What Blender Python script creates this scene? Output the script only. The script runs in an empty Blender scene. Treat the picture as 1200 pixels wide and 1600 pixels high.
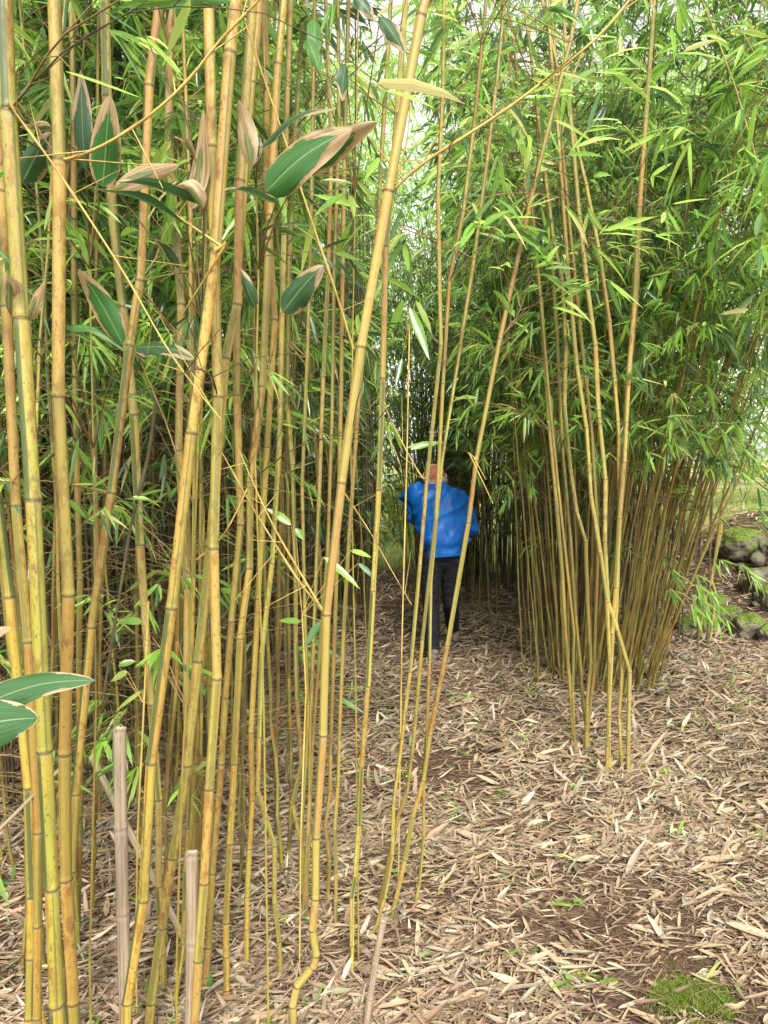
import bpy, math, random
import numpy as np
from mathutils import Vector, Matrix, noise, Euler, Quaternion
R = math.radians
random.seed(7); rng = np.random.default_rng(7)
scene = bpy.context.scene
col = scene.collection

# ------------------------------------------------------------------ camera
F = 1121.0; CX, CY = 600.0, 800.0; PITCH = R(4.0); CAMZ = 1.55
cd = bpy.data.cameras.new("camera"); cam = bpy.data.objects.new("camera", cd); col.objects.link(cam)
cd.sensor_fit = 'VERTICAL'; cd.sensor_height = 24; cd.sensor_width = 18; cd.lens = F/1600*24
cd.clip_start = 0.05; cd.clip_end = 2000
cam.location = (0, 0, CAMZ); cam.rotation_euler = (R(90)-PITCH, 0, 0)
scene.camera = cam
FW = Vector((0, math.cos(PITCH), -math.sin(PITCH))); UP = Vector((0, math.sin(PITCH), math.cos(PITCH)))

# ------------------------------------------------------------------ light
SUN_EL, SUN_AZ = R(44), R(172)          # azimuth measured clockwise from +Y
w = bpy.data.worlds.new("World"); scene.world = w; w.use_nodes = True
nt = w.node_tree; nt.nodes.clear()
out = nt.nodes.new('ShaderNodeOutputWorld'); bg = nt.nodes.new('ShaderNodeBackground')
sky = nt.nodes.new('ShaderNodeTexSky'); sky.sky_type = 'NISHITA'; sky.sun_disc = False
sky.sun_elevation = SUN_EL; sky.sun_rotation = SUN_AZ; sky.air_density = 1.0; sky.dust_density = 2.0
hs = nt.nodes.new('ShaderNodeHueSaturation'); hs.inputs['Saturation'].default_value = 0.06
hs.inputs['Value'].default_value = 1.25
nt.links.new(sky.outputs[0], hs.inputs['Color']); nt.links.new(hs.outputs[0], bg.inputs[0])
bg.inputs[1].default_value = 0.135
nt.links.new(bg.outputs[0], out.inputs[0])
sd = bpy.data.lights.new("sun", 'SUN'); so = bpy.data.objects.new("sun", sd); col.objects.link(so)
sd.energy = 1.9; sd.angle = R(10); sd.color = (1.0, 0.95, 0.86)
sv = Vector((math.sin(SUN_AZ)*math.cos(SUN_EL), math.cos(SUN_AZ)*math.cos(SUN_EL), math.sin(SUN_EL)))
so.rotation_euler = sv.to_track_quat('Z', 'Y').to_euler(); so.location = (0, 0, 20)
vs = scene.view_settings; vs.view_transform = 'Standard'; vs.look = 'None'; vs.gamma = 1; vs.exposure = 1.3
vs.use_curve_mapping = False
cy = scene.cycles
cy.max_bounces = 12; cy.diffuse_bounces = 7; cy.glossy_bounces = 2; cy.transmission_bounces = 7; cy.transparent_max_bounces = 4
cy.caustics_reflective = False; cy.caustics_refractive = False; cy.use_denoising = True

# ------------------------------------------------------------------ helpers
def ray(px, py):
    return Vector(((px-CX)/F, 0, 0)) + UP*((CY-py)/F) + FW
def at(px, py, Y):
    d = ray(px, py); t = Y/d.y
    return Vector((0, 0, CAMZ)) + d*t
def ss(a, b, x):
    t = min(1, max(0, (x-a)/(b-a))); return t*t*(3-2*t)
def hgt(x, y):
    b = 0.95*ss(2.3, 4.8, x-0.10*(y-6))*ss(5.6, 9.0, y)
    n = 0.03*noise.noise(Vector((x*1.1, y*1.1, 0))) + 0.012*noise.noise(Vector((x*5, y*5, 3)))
    return b+n
def gnd(px, py):
    d = ray(px, py); o = Vector((0, 0, CAMZ)); t = .8
    while t < 60:
        P = o+d*t
        if P.z < hgt(P.x, P.y): break
        t += .02
    return o+d*(t-.01)
def tag(o, label=None, cat=None, group=None, kind=None):
    if label: o['label'] = label
    if cat: o['category'] = cat
    if group: o['group'] = group
    if kind: o['kind'] = kind
    return o
def empty(name, loc, label, cat, group=None):
    o = bpy.data.objects.new(name, None); col.objects.link(o); o.location = loc
    o.empty_display_size = 0.05
    return tag(o, label, cat, group)
def link(name, me, mat=None, parent=None, smooth=True, loc=None):
    o = bpy.data.objects.new(name, me); col.objects.link(o)
    if mat:
        me.materials.clear(); me.materials.append(mat)
    if parent is not None: o.parent = parent
    if loc is not None: o.location = loc
    if smooth: me.shade_smooth()
    return o
def np_mesh(name, V, T, colr=None, uv=None, attrs=None):
    """V (n,3), T (m,k) faces of equal size"""
    V = np.asarray(V, dtype=np.float32); T = np.asarray(T, dtype=np.int32); k = T.shape[1]
    me = bpy.data.meshes.new(name)
    me.vertices.add(len(V)); me.vertices.foreach_set('co', V.ravel())
    me.loops.add(T.size); me.loops.foreach_set('vertex_index', T.ravel())
    me.polygons.add(len(T)); me.polygons.foreach_set('loop_start', np.arange(0, T.size, k, dtype=np.int32))
    me.update(calc_edges=True)
    if colr is not None:
        a = me.attributes.new('tint', 'FLOAT_COLOR', 'POINT')
        c = np.ones((len(V), 4), dtype=np.float32); c[:, :3] = colr; a.data.foreach_set('color', c.ravel())
    if uv is not None:
        u = me.uv_layers.new(name='UVMap'); u.data.foreach_set('uv', np.asarray(uv, dtype=np.float32)[T.ravel()].ravel())
    if attrs:
        for n, v in attrs.items():
            a = me.attributes.new(n, 'FLOAT', 'POINT'); a.data.foreach_set('value', np.asarray(v, dtype=np.float32))
    me.validate()
    return me

# --- leaves ---------------------------------------------------------
FULL_S = np.array([0, .12, .42, .75, 1.0]); FULL_W = np.array([0, .7, 1.0, .62, 0])
def leaf_geo(O, D, L, Wd, droop, fold=0.25, full=True, up=None):
    n = len(O); O = np.asarray(O, float); D = np.asarray(D, float)
    D = D/np.linalg.norm(D, axis=1, keepdims=True)
    if up is None:
        up = rng.normal(0, .55, (n, 3)); up[:, 2] += 1
    S = np.cross(D, up); S /= np.linalg.norm(S, axis=1, keepdims=True)+1e-9
    N = np.cross(S, D)
    L = np.asarray(L)[:, None]; Wd = np.asarray(Wd)[:, None]; dr = np.asarray(droop)[:, None]
    Z = np.array([[0, 0, -1.0]])
    def P(s): return O + D*L*s*(1-.25*np.abs(dr)*s) + Z*L*dr*s*s
    if full:
        vs_ = [P(0)]
        for s, ww in zip(FULL_S[1:4], FULL_W[1:4]):
            c = P(s); h = Wd*.5*ww
            vs_ += [c-S*h+N*h*fold, c-N*h*fold*.5, c+S*h+N*h*fold]
        vs_.append(P(1.0)); V = np.stack(vs_, 1); k = 11
        T = [(0, 2, 1), (0, 3, 2)]
        for a in (1, 4):
            b = a+3
            T += [(a, a+1, b+1), (a, b+1, b), (a+1, a+2, b+2), (a+1, b+2, b+1)]
        T += [(7, 8, 10), (8, 9, 10)]
        uv = [(.5, 0)]+[(x, s) for s in FULL_S[1:4] for x in (0, .5, 1)]+[(.5, 1)]
    else:
        h = Wd*.5
        V = np.stack([P(0), P(.3)-S*h, P(.3)+S*h, P(.72)-S*h*.7+N*h*fold, P(.72)+S*h*.7+N*h*fold, P(1.0)], 1); k = 6
        T = [(0, 2, 1), (1, 2, 4), (1, 4, 3), (3, 4, 5)]
        uv = [(.5, 0), (0, .3), (1, .3), (0, .72), (1, .72), (.5, 1)]
    T = np.array(T)
    TT = (T[None]+(np.arange(n)*k)[:, None, None]).reshape(-1, 3)
    return V.reshape(-1, 3), TT, np.tile(np.array(uv), (n, 1)), k
def leaf_mesh(name, O, D, L, Wd, droop, C, **kw):
    V, T, uv, k = leaf_geo(O, D, L, Wd, droop, **kw)
    return np_mesh(name, V, T, np.repeat(np.asarray(C), k, axis=0), uv)

# --- tubes ----------------------------------------------------------
def frames(P):
    P = np.asarray(P, float); t = np.gradient(P, axis=0); t /= np.linalg.norm(t, axis=1, keepdims=True)+1e-9
    ref = np.array([0, 1.0, 0.13]) if abs(t[0] @ np.array([0, 1, 0])) < .9 else np.array([1.0, 0, 0])
    a = np.cross(t, ref); a /= np.linalg.norm(a, axis=1, keepdims=True); b = np.cross(t, a)
    return t, a, b
class Tubes:
    def __init__(s): s.V = []; s.Q = []; s.n = 0
    def add(s, P, r, sides=4, cap=False):
        P = np.asarray(P, float); r = np.broadcast_to(np.asarray(r, float), (len(P),))
        t, a, b = frames(P)
        an = np.arange(sides)*2*np.pi/sides
        V = P[:, None]+r[:, None, None]*(a[:, None]*np.cos(an)[None, :, None]+b[:, None]*np.sin(an)[None, :, None])
        m = len(P); base = s.n
        i = np.arange(m-1)[:, None]*sides; j = np.arange(sides)[None]; j2 = (j+1) % sides
        Q = np.stack([i+j, i+j2, i+sides+j2, i+sides+j], -1).reshape(-1, 4)+base
        s.V.append(V.reshape(-1, 3)); s.Q.append(Q); s.n += m*sides
    def mesh(s, name): return np_mesh(name, np.concatenate(s.V), np.concatenate(s.Q))

# --- bamboo culm ----------------------------------------------------
def culm_mesh(name, nodes, radii, sides=12, cut_top=False, seed=0):
    """nodes: 3d node positions; rings with swollen joints between straight internodes"""
    nodes = [Vector(p) for p in nodes]
    ring_p, ring_r, ring_v, ring_d, ring_l = [], [], [], [], []
    n = len(nodes)
    rr = random.Random(seed)
    for i in range(n):
        p = nodes[i]; r = radii[i]
        dn = (nodes[i+1]-p) if i < n-1 else (p-nodes[i-1])
        dp = (p-nodes[i-1]) if i > 0 else dn
        ln, lp = dn.length, dp.length; dn = dn.normalized(); dp = dp.normalized()
        if i > 0:
            r1 = radii[i-1]
            for o, k, dk, li in ((-1.3, 1.0, 0, 0.0), (-.5, 1.0, 0, .6), (-.24, 1.04, .3, 1.0), (-.09, 1.15, 1.0, .3)):
                oo = o*r
                if abs(oo) > lp*.4: continue
                ring_p.append(p+dp*oo); ring_r.append(r*k); ring_v.append(i+oo/lp); ring_d.append(dk); ring_l.append(li)
        ring_p.append(p.copy()); ring_r.append(r*1.0); ring_v.append(i); ring_d.append(1.0); ring_l.append(0)
        if i < n-1:
            for o, k, dk, li in ((.10, 1.04, .25, .1), (.28, 1.13, .12, .1), (.6, 1.02, 0, 0), (1.4, .98, 0, 0)):
                oo = o*r
                if oo > ln*.4: continue
                ring_p.append(p+dn*oo); ring_r.append(r*k); ring_v.append(i+oo/ln); ring_d.append(dk); ring_l.append(li)
            m = (p+nodes[i+1])*.5; rm = (r+radii[i+1])*.5
            ring_p.append(m); ring_r.append(rm*.985); ring_v.append(i+.5); ring_d.append(0); ring_l.append(0)
    P = np.array([tuple(p) for p in ring_p]); r = np.array(ring_r); m = len(P)
    t = np.gradient(P, axis=0); t /= np.linalg.norm(t, axis=1, keepdims=True)
    ref = np.array([1.0, 0, 0]) if abs(t[0][0]) < .8 else np.array([0, 1.0, 0])
    b = np.cross(t, ref); b /= np.linalg.norm(b, axis=1, keepdims=True); a = np.cross(b, t)
    an = np.arange(sides+1)*2*np.pi/sides
    V = P[:, None]+r[:, None, None]*(a[:, None]*np.cos(an)[None, :, None]+b[:, None]*np.sin(an)[None, :, None])
    V = V.reshape(-1, 3); s1 = sides+1
    uv = np.stack([np.broadcast_to(np.arange(s1)/sides, (m, s1)), np.broadcast_to(np.array(ring_v)[:, None], (m, s1))], -1).reshape(-1, 2)
    i = np.arange(m-1)[:, None]*s1; j = np.arange(sides)[None]
    Q = np.stack([i+j, i+j+1, i+s1+j+1, i+s1+j], -1).reshape(-1, 4)
    at_ = {'ring': np.repeat(ring_d, s1), 'powder': np.repeat(ring_l, s1)}
    if cut_top:   # hollow, slightly ragged cut end
        top = V[-s1:].copy(); c = P[-1]; inn = c+(top-c)*.68; deep = inn-t[-1]*r[-1]*1.6
        for q in range(s1):
            dz = (noise.noise(Vector((q*.9, seed, 0))))*r[-1]*.5
            if q == sides: dz = (noise.noise(Vector((0, seed, 0))))*r[-1]*.5
            V[len(V)-s1+q] += t[-1]*dz; inn[q] += t[-1]*dz*.8
        nb = len(V); V = np.concatenate([V, inn, deep]); uv = np.concatenate([uv, uv[-s1:], uv[-s1:]])
        for k in at_: at_[k] = np.concatenate([at_[k], np.full(2*s1, .9 if k == 'powder' else 0)])
        at_['powder'][-s1:] = 0; at_['ring'][-s1:] = 1
        q1 = np.stack([nb-s1+j[0], nb-s1+j[0]+1, nb+j[0]+1, nb+j[0]], -1)
        Q = np.concatenate([Q, q1, q1+s1])
        # floor of the hollow
        fl = np.array([[nb+s1, nb+s1+a_, nb+s1+a_+1, nb+s1+min(a_+2, sides)] for a_ in range(1, sides-1, 2)])
        Q = np.concatenate([Q, fl])
    return np_mesh(name, V, Q, None, uv, at_)

# ------------------------------------------------------------------ materials
def newmat(name):
    m = bpy.data.materials.new(name); m.use_nodes = True; t = m.node_tree; t.nodes.clear(); return m, t
class G:
    def __init__(s, t): s.t = t
    def n(s, typ, **kw):
        x = s.t.nodes.new(typ)
        for k, v in kw.items(): setattr(x, k, v)
        return x
    def l(s, a, b): s.t.links.new(a, b)
    def val(s, inp, v):
        if hasattr(v, 'is_output'): s.l(v, inp)
        else: inp.default_value = v
    def math(s, op, a, b=0.0, c=None, clamp=False):
        x = s.n('ShaderNodeMath', operation=op); x.use_clamp = clamp; s.val(x.inputs[0], a); s.val(x.inputs[1], b)
        if c is not None: s.val(x.inputs[2], c)
        return x.outputs[0]
    def mix(s, f, a, b):
        x = s.n('ShaderNodeMix', data_type='RGBA'); s.val(x.inputs['Factor'], f)
        for nme, v in (('A', a), ('B', b)):
            i = [q for q in x.inputs if q.name == nme and q.type == 'RGBA'][0]
            s.val(i, v if hasattr(v, 'is_output') else (*v, 1))
        return [q for q in x.outputs if q.type == 'RGBA'][0]
    def noise(s, vec=None, scale=5, detail=3, rough=.55, dist=0):
        x = s.n('ShaderNodeTexNoise'); x.inputs['Scale'].default_value = scale; x.inputs['Detail'].default_value = detail
        x.inputs['Roughness'].default_value = rough; x.inputs['Distortion'].default_value = dist
        if vec is not None: s.l(vec, x.inputs['Vector'])
        return x.outputs['Fac']
    def ramp(s, f, a, b, lo=0.0, hi=1.0):
        x = s.n('ShaderNodeMapRange'); s.val(x.inputs[0], f); x.inputs[1].default_value = a; x.inputs[2].default_value = b
        x.inputs[3].default_value = lo; x.inputs[4].default_value = hi; x.interpolation_type = 'SMOOTHSTEP'
        return x.outputs[0]
    def scalev(s, vec, sc):
        x = s.n('ShaderNodeMapping'); s.l(vec, x.inputs[0]); x.inputs['Scale'].default_value = sc; return x.outputs[0]
    def bump(s, h, strength=.3, dist=.01):
        x = s.n('ShaderNodeBump'); x.inputs['Strength'].default_value = strength; x.inputs['Distance'].default_value = dist
        s.l(h, x.inputs['Height']); return x.outputs[0]
    def out(s, sh): o = s.n('ShaderNodeOutputMaterial'); s.l(sh, o.inputs[0])
    def bsdf(s, c, rough=.5, spec=.5, normal=None):
        x = s.n('ShaderNodeBsdfPrincipled')
        s.val(x.inputs['Base Color'], c if hasattr(c, 'is_output') else (*c, 1)); s.val(x.inputs['Roughness'], rough)
        x.inputs['Specular IOR Level'].default_value = spec
        if normal is not None: s.l(normal, x.inputs['Normal'])
        return x.outputs[0]
    def attr(s, name, out='Color'): x = s.n('ShaderNodeAttribute', attribute_name=name); return x.outputs[out]

def mat_culm():
    m, t = newmat('culm'); g = G(t)
    oi = g.n('ShaderNodeObjectInfo'); uvn = g.n('ShaderNodeUVMap').outputs[0]; tc = g.n('ShaderNodeTexCoord').outputs['Object']
    sx = g.n('ShaderNodeSeparateXYZ'); g.l(uvn, sx.inputs[0]); u, v = sx.outputs[0], sx.outputs[1]
    fl = g.math('FLOOR', v)
    wn = g.n('ShaderNodeTexWhiteNoise', noise_dimensions='2D'); cx = g.n('ShaderNodeCombineXYZ')
    g.l(fl, cx.inputs[0]); g.l(oi.outputs['Random'], cx.inputs[1]); g.l(cx.outputs[0], wn.inputs['Vector'])
    rnd = wn.outputs['Value']
    # colour of this internode
    base = oi.outputs['Color']
    hsv = g.n('ShaderNodeHueSaturation'); g.l(base, hsv.inputs['Color'])
    g.l(g.ramp(rnd, 0, 1, .8, 1.15), hsv.inputs['Value']); g.l(g.ramp(rnd, 0, 1, .487, .512), hsv.inputs['Hue'])
    c = hsv.outputs[0]
    # along-the-culm fade to greenish under the joints
    big = g.noise(g.scalev(tc, (9, 9, 2.2)), 1.0, 4, .6)
    c = g.mix(g.math('MULTIPLY', g.ramp(big, .45, .72), .55), c, (.30, .27, .06))
    # fine fibres
    uvs = g.scalev(uvn, (26, .9, 1)); fib = g.noise(uvs, 1.0, 4, .7)
    c = g.mix(g.ramp(fib, .35, .7, 0, .55), c, (.33, .23, .05))
    # brown weather mottles
    age = g.n('ShaderNodeAttribute', attribute_type='OBJECT', attribute_name='weather').outputs['Fac']; age = g.math('SUBTRACT', 1.0, age)
    mo = g.noise(g.scalev(tc, (60, 60, 26)), 1.0, 5, .7); mo2 = g.noise(g.scalev(tc, (5, 5, 1.5)), 1.0, 2)
    mk = g.math('MULTIPLY', g.ramp(mo, .48, .62), g.ramp(mo2, .36, .56))
    mk = g.math('MULTIPLY', mk, age)
    c = g.mix(g.math('MULTIPLY', mk, .8), c, (.17, .075, .018))
    sp = g.noise(g.scalev(tc, (190, 190, 110)), 1.0, 2, .6); c = g.mix(g.math('MULTIPLY', g.math('MULTIPLY', g.ramp(sp, .60, .68), .7), age), c, (.10, .05, .02))
    fr = g.math('FRACT', v); c = g.mix(g.math('MULTIPLY', g.ramp(fr, .45, 1.0), g.ramp(rnd, .2, .9, .05, .5)), c, (.42, .26, .045))
    c = g.mix(g.math('MULTIPLY', g.ramp(fr, .25, 0.0), g.ramp(mo2, .4, .7, .1, .55)), c, (.22, .20, .04))
    st = g.noise(g.scalev(uvn, (7, .55, 1)), 1.0, 3, .6)
    c = g.mix(g.math('MULTIPLY', g.math('MULTIPLY', g.ramp(st, .52, .64), .65), age), c, (.30, .12, .025))
    # green groove: alternates from internode to internode
    par = g.math('MODULO', fl, 2.0); off = g.math('ADD', g.math('MULTIPLY', par, .5), g.math('MULTIPLY', rnd, .22))
    off = g.math('ADD', off, g.math('MULTIPLY', oi.outputs['Random'], 1.0))
    d = g.math('ABSOLUTE', g.math('SUBTRACT', g.math('FRACT', g.math('ADD', u, off)), .5))
    wob = g.math('MULTIPLY', g.noise(g.scalev(uvn, (3, 1.3, 1)), 1.0, 2), .05)
    stripe = g.ramp(g.math('ADD', d, wob), .115, .09)
    d2 = g.math('ABSOLUTE', g.math('SUBTRACT', g.math('FRACT', g.math('ADD', u, g.math('ADD', off, .36))), .5))
    stripe = g.math('MAXIMUM', stripe, g.math('MULTIPLY', g.ramp(g.math('ADD', d2, wob), .06, .035), .7))
    d3 = g.math('ABSOLUTE', g.math('SUBTRACT', g.math('FRACT', g.math('ADD', u, g.math('ADD', off, .15))), .5))
    c = g.mix(g.math('MULTIPLY', g.ramp(d3, .30, .12), .38), c, (.26, .27, .05))
    stripe = g.math('MULTIPLY', stripe, oi.outputs['Alpha'])
    c = g.mix(g.math('MULTIPLY', stripe, .88), c, (.055, .085, .028))
    rg, pw = g.attr('ring', 'Fac'), g.attr('powder', 'Fac')
    c = g.mix(g.math('MULTIPLY', pw, .30), c, (.50, .46, .26))
    c = g.mix(g.math('MULTIPLY', g.ramp(rg, .15, .8), .85), c, (.085, .045, .018))
    bm = g.bump(g.math('ADD', fib, g.math('MULTIPLY', d, -.6)), .25, .002)
    g.out(g.bsdf(c, g.ramp(mo, .3, .7, .34, .6), .45, bm)); return m
def mat_leaf(name, rough=.27, trans=.40, gain=2.9, spec=.85, midrib=True):
    m, t = newmat(name); g = G(t)
    c = g.attr('tint'); uvn = g.n('ShaderNodeUVMap').outputs[0]
    sx = g.n('ShaderNodeSeparateXYZ'); g.l(uvn, sx.inputs[0])
    d = g.math('ABSOLUTE', g.math('SUBTRACT', sx.outputs[0], .5))
    fib = g.noise(g.scalev(uvn, (22, 1.5, 1)), 1.0, 2)
    c2 = g.mix(g.ramp(fib, .3, .75, 0, .25), c, (.10, .15, .03))
    if midrib: c2 = g.mix(g.ramp(d, .06, .02, 0, .45), c2, (.30, .36, .12))
    hv = g.n('ShaderNodeHueSaturation'); g.l(c2, hv.inputs['Color']); hv.inputs['Value'].default_value = gain
    hv.inputs['Hue'].default_value = .484; hv.inputs['Saturation'].default_value = .93
    p = g.bsdf(c2, rough, spec, g.bump(fib, .15, .001))
    tr = g.n('ShaderNodeBsdfTranslucent'); g.l(hv.outputs[0], tr.inputs['Color'])
    mx = g.n('ShaderNodeMixShader'); mx.inputs[0].default_value = trans; g.l(p, mx.inputs[1]); g.l(tr.outputs[0], mx.inputs[2])
    g.out(mx.outputs[0]); return m
def mat_litter():
    m, t = newmat('litter'); g = G(t); c = g.attr('tint'); tc = g.n('ShaderNodeTexCoord').outputs['Object']
    uvn = g.n('ShaderNodeUVMap').outputs[0]
    n1 = g.noise(tc, 45, 4, .65); c = g.mix(g.ramp(n1, .5, .75, 0, .55), c, (.17, .095, .05))
    fib = g.noise(g.scalev(uvn, (16, 1.2, 1)), 1.0, 2); c = g.mix(g.ramp(fib, .3, .75, 0, .4), c, (.62, .50, .34))
    p = g.bsdf(c, .6, .3, g.bump(fib, .2, .001))
    g.out(p); return m
def mat_simple(name, c1, c2, scale=(20, 20, 20), rough=.7, bump=.3, spec=.3, lo=.35, hi=.7, bd=.01):
    m, t = newmat(name); g = G(t); tc = g.n('ShaderNodeTexCoord').outputs['Object']
    n = g.noise(g.scalev(tc, scale), 1.0, 5, .65); c = g.mix(g.ramp(n, lo, hi), c1, c2)
    g.out(g.bsdf(c, rough, spec, g.bump(n, bump, bd))); return m
def mat_ground():
    m, t = newmat('soil'); g = G(t); tc = g.n('ShaderNodeTexCoord').outputs['Object']
    n1 = g.noise(tc, 1.6, 5, .6); n2 = g.noise(tc, 34, 6, .75); n3 = g.noise(g.scalev(tc, (60, 160, 60)), 1.0, 4, .7, .6)
    c = g.mix(g.ramp(n2, .35, .7), (.045, .024, .016), (.15, .095, .062))
    c = g.mix(g.ramp(n3, .52, .66, 0, .8), c, (.30, .20, .13))
    c = g.mix(g.ramp(n1, .55, .7, 0, .5), c, (.10, .05, .035))
    gr = g.mix(g.ramp(n2, .35, .65), (.16, .21, .05), (.36, .36, .12))
    gr = g.mix(g.ramp(n1, .4, .65), gr, (.45, .42, .20))
    c = g.mix(g.attr('grassy', 'Fac'), c, gr)
    g.out(g.bsdf(c, .9, .2, g.bump(n2, .6, .02))); return m
def mat_rock():
    m, t = newmat('mossy_rock'); g = G(t); tc = g.n('ShaderNodeTexCoord').outputs['Object']
    geo = g.n('ShaderNodeNewGeometry'); sx = g.n('ShaderNodeSeparateXYZ'); g.l(geo.outputs['Normal'], sx.inputs[0])
    n = g.noise(tc, 7, 6, .7); n2 = g.noise(tc, 60, 4, .7)
    c = g.mix(g.ramp(n, .35, .7), (.10, .085, .065), (.30, .26, .20))
    mo = g.mix(g.ramp(n2, .3, .7), (.045, .075, .012), (.20, .27, .045))
    k = g.ramp(g.math('ADD', sx.outputs[2], g.math('MULTIPLY', n, 1.1)), .75, 1.05)
    k = g.math('MULTIPLY', k, g.attr('mossy', 'Fac'))
    c = g.mix(k, c, mo); g.out(g.bsdf(c, .9, .2, g.bump(g.math('ADD', n2, n), .8, .02))); return m
def mat_bigleaf(name, green, margin, m0, m1, rough=.38):
    m, t = newmat(name); g = G(t); uvn = g.n('ShaderNodeUVMap').outputs[0]
    sx = g.n('ShaderNodeSeparateXYZ'); g.l(uvn, sx.inputs[0]); u, v = sx.outputs[0], sx.outputs[1]
    oi = g.n('ShaderNodeObjectInfo'); sh = g.n('ShaderNodeCombineXYZ'); g.l(oi.outputs['Random'], sh.inputs[2])
    va = g.n('ShaderNodeVectorMath', operation='MULTIPLY_ADD'); g.l(sh.outputs[0], va.inputs[0]); va.inputs[1].default_value = (40, 40, 40); g.l(uvn, va.inputs[2])
    d = g.math('MULTIPLY', g.math('ABSOLUTE', g.math('SUBTRACT', u, .5)), 2.0)     # 0 midrib .. 1 edge
    e = g.math('ADD', d, g.math('MULTIPLY', g.ramp(v, .45, 1.0), m1))
    wob = g.math('MULTIPLY', g.math('SUBTRACT', g.noise(g.scalev(va.outputs[0], (2.2, 3.6, 1)), 1.0, 5, .6), .5), 1.3)
    k = g.ramp(g.math('ADD', e, wob), m0, m0+.06)
    fib = g.noise(g.scalev(va.outputs[0], (30, 1.4, 1)), 1.0, 3)
    gc = g.mix(g.ramp(fib, .3, .75), green, tuple(q*1.7 for q in green))
    gc = g.mix(g.ramp(d, .05, .015, 0, .6), gc, (.35, .42, .20))
    bc = g.mix(g.ramp(fib, .35, .65), margin, (margin[0]*.5, margin[1]*.42, margin[2]*.35))
    edge = g.math('MULTIPLY', k, g.ramp(g.math('ADD', e, wob), m0+.30, m0+.07))
    c = g.mix(k, gc, bc); c = g.mix(g.math('MULTIPLY', edge, .5), c, (.30, .13, .05))
    p = g.bsdf(c, rough, .45, g.bump(fib, .35, .002))
    tr = g.n('ShaderNodeBsdfTranslucent'); hv = g.n('ShaderNodeHueSaturation'); g.l(c, hv.inputs['Color']); hv.inputs['Value'].default_value = 2.0
    g.l(hv.outputs[0], tr.inputs['Color'])
    mx = g.n('ShaderNodeMixShader'); mx.inputs[0].default_value = .25; g.l(p, mx.inputs[1]); g.l(tr.outputs[0], mx.inputs[2])
    g.out(mx.outputs[0]); return m

M_CULM = mat_culm(); M_LEAF = mat_leaf('bamboo_leaf'); M_LIT = mat_litter(); M_SOIL = mat_ground(); M_ROCK = mat_rock()
M_TWIG = mat_simple('twig', (.30, .21, .09), (.17, .10, .04), (30, 30, 12), .6, .2)
M_TWIGY = mat_simple('yellow_twig', (.55, .42, .12), (.38, .24, .07), (30, 30, 10), .5, .2)
M_TWIGD = mat_simple('dark_twig', (.10, .085, .04), (.05, .04, .02), (30, 30, 12), .7, .2)  # dark twigs; on thicket culms this tone stands for interior shade

M_TWIGL = mat_simple('litter_twig', (.26, .17, .10), (.14, .085, .05), (30, 30, 12), .8, .2)
# ------------------------------------------------------------------ ground
def axis_vals(lo, hi, mid0, mid1, step):
    v = list(np.arange(mid0, mid1+1e-6, step)); s = step; x = mid1
    while x < hi: s *= 1.25; x += s; v.append(x)
    s = step; x = mid0
    while x > lo: s *= 1.25; x -= s; v.insert(0, x)
    return np.array(v)
xs = axis_vals(-400, 400, -6, 7, .12); ys = axis_vals(-60, 900, -1, 14, .12)
X, Y = np.meshgrid(xs, ys); Zg = np.array([[hgt(x, y) for x in xs] for y in ys])
nx, ny = len(xs), len(ys)
i = np.arange(ny-1)[:, None]*nx; j = np.arange(nx-1)[None]
Q = np.stack([i+j, i+j+1, i+nx+j+1, i+nx+j], -1).reshape(-1, 4)
def grassy(x, y):
    e = noise.noise(Vector((x*.6, y*.6, 9)))*.7
    a = ss(9.8, 10.8, y+e+.15*x); b = ss(4.2, 5.4, x+e-.35*(y-7))*ss(7.6, 8.8, y+e)
    return max(a, b)
gr = np.array([grassy(x, y) for x, y in zip(X.ravel(), Y.ravel())])
gm = np_mesh('ground', np.stack([X.ravel(), Y.ravel(), Zg.ravel()], 1), Q, None, None, {'grassy': gr})
tag(link('ground', gm, M_SOIL), kind='structure')

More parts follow.
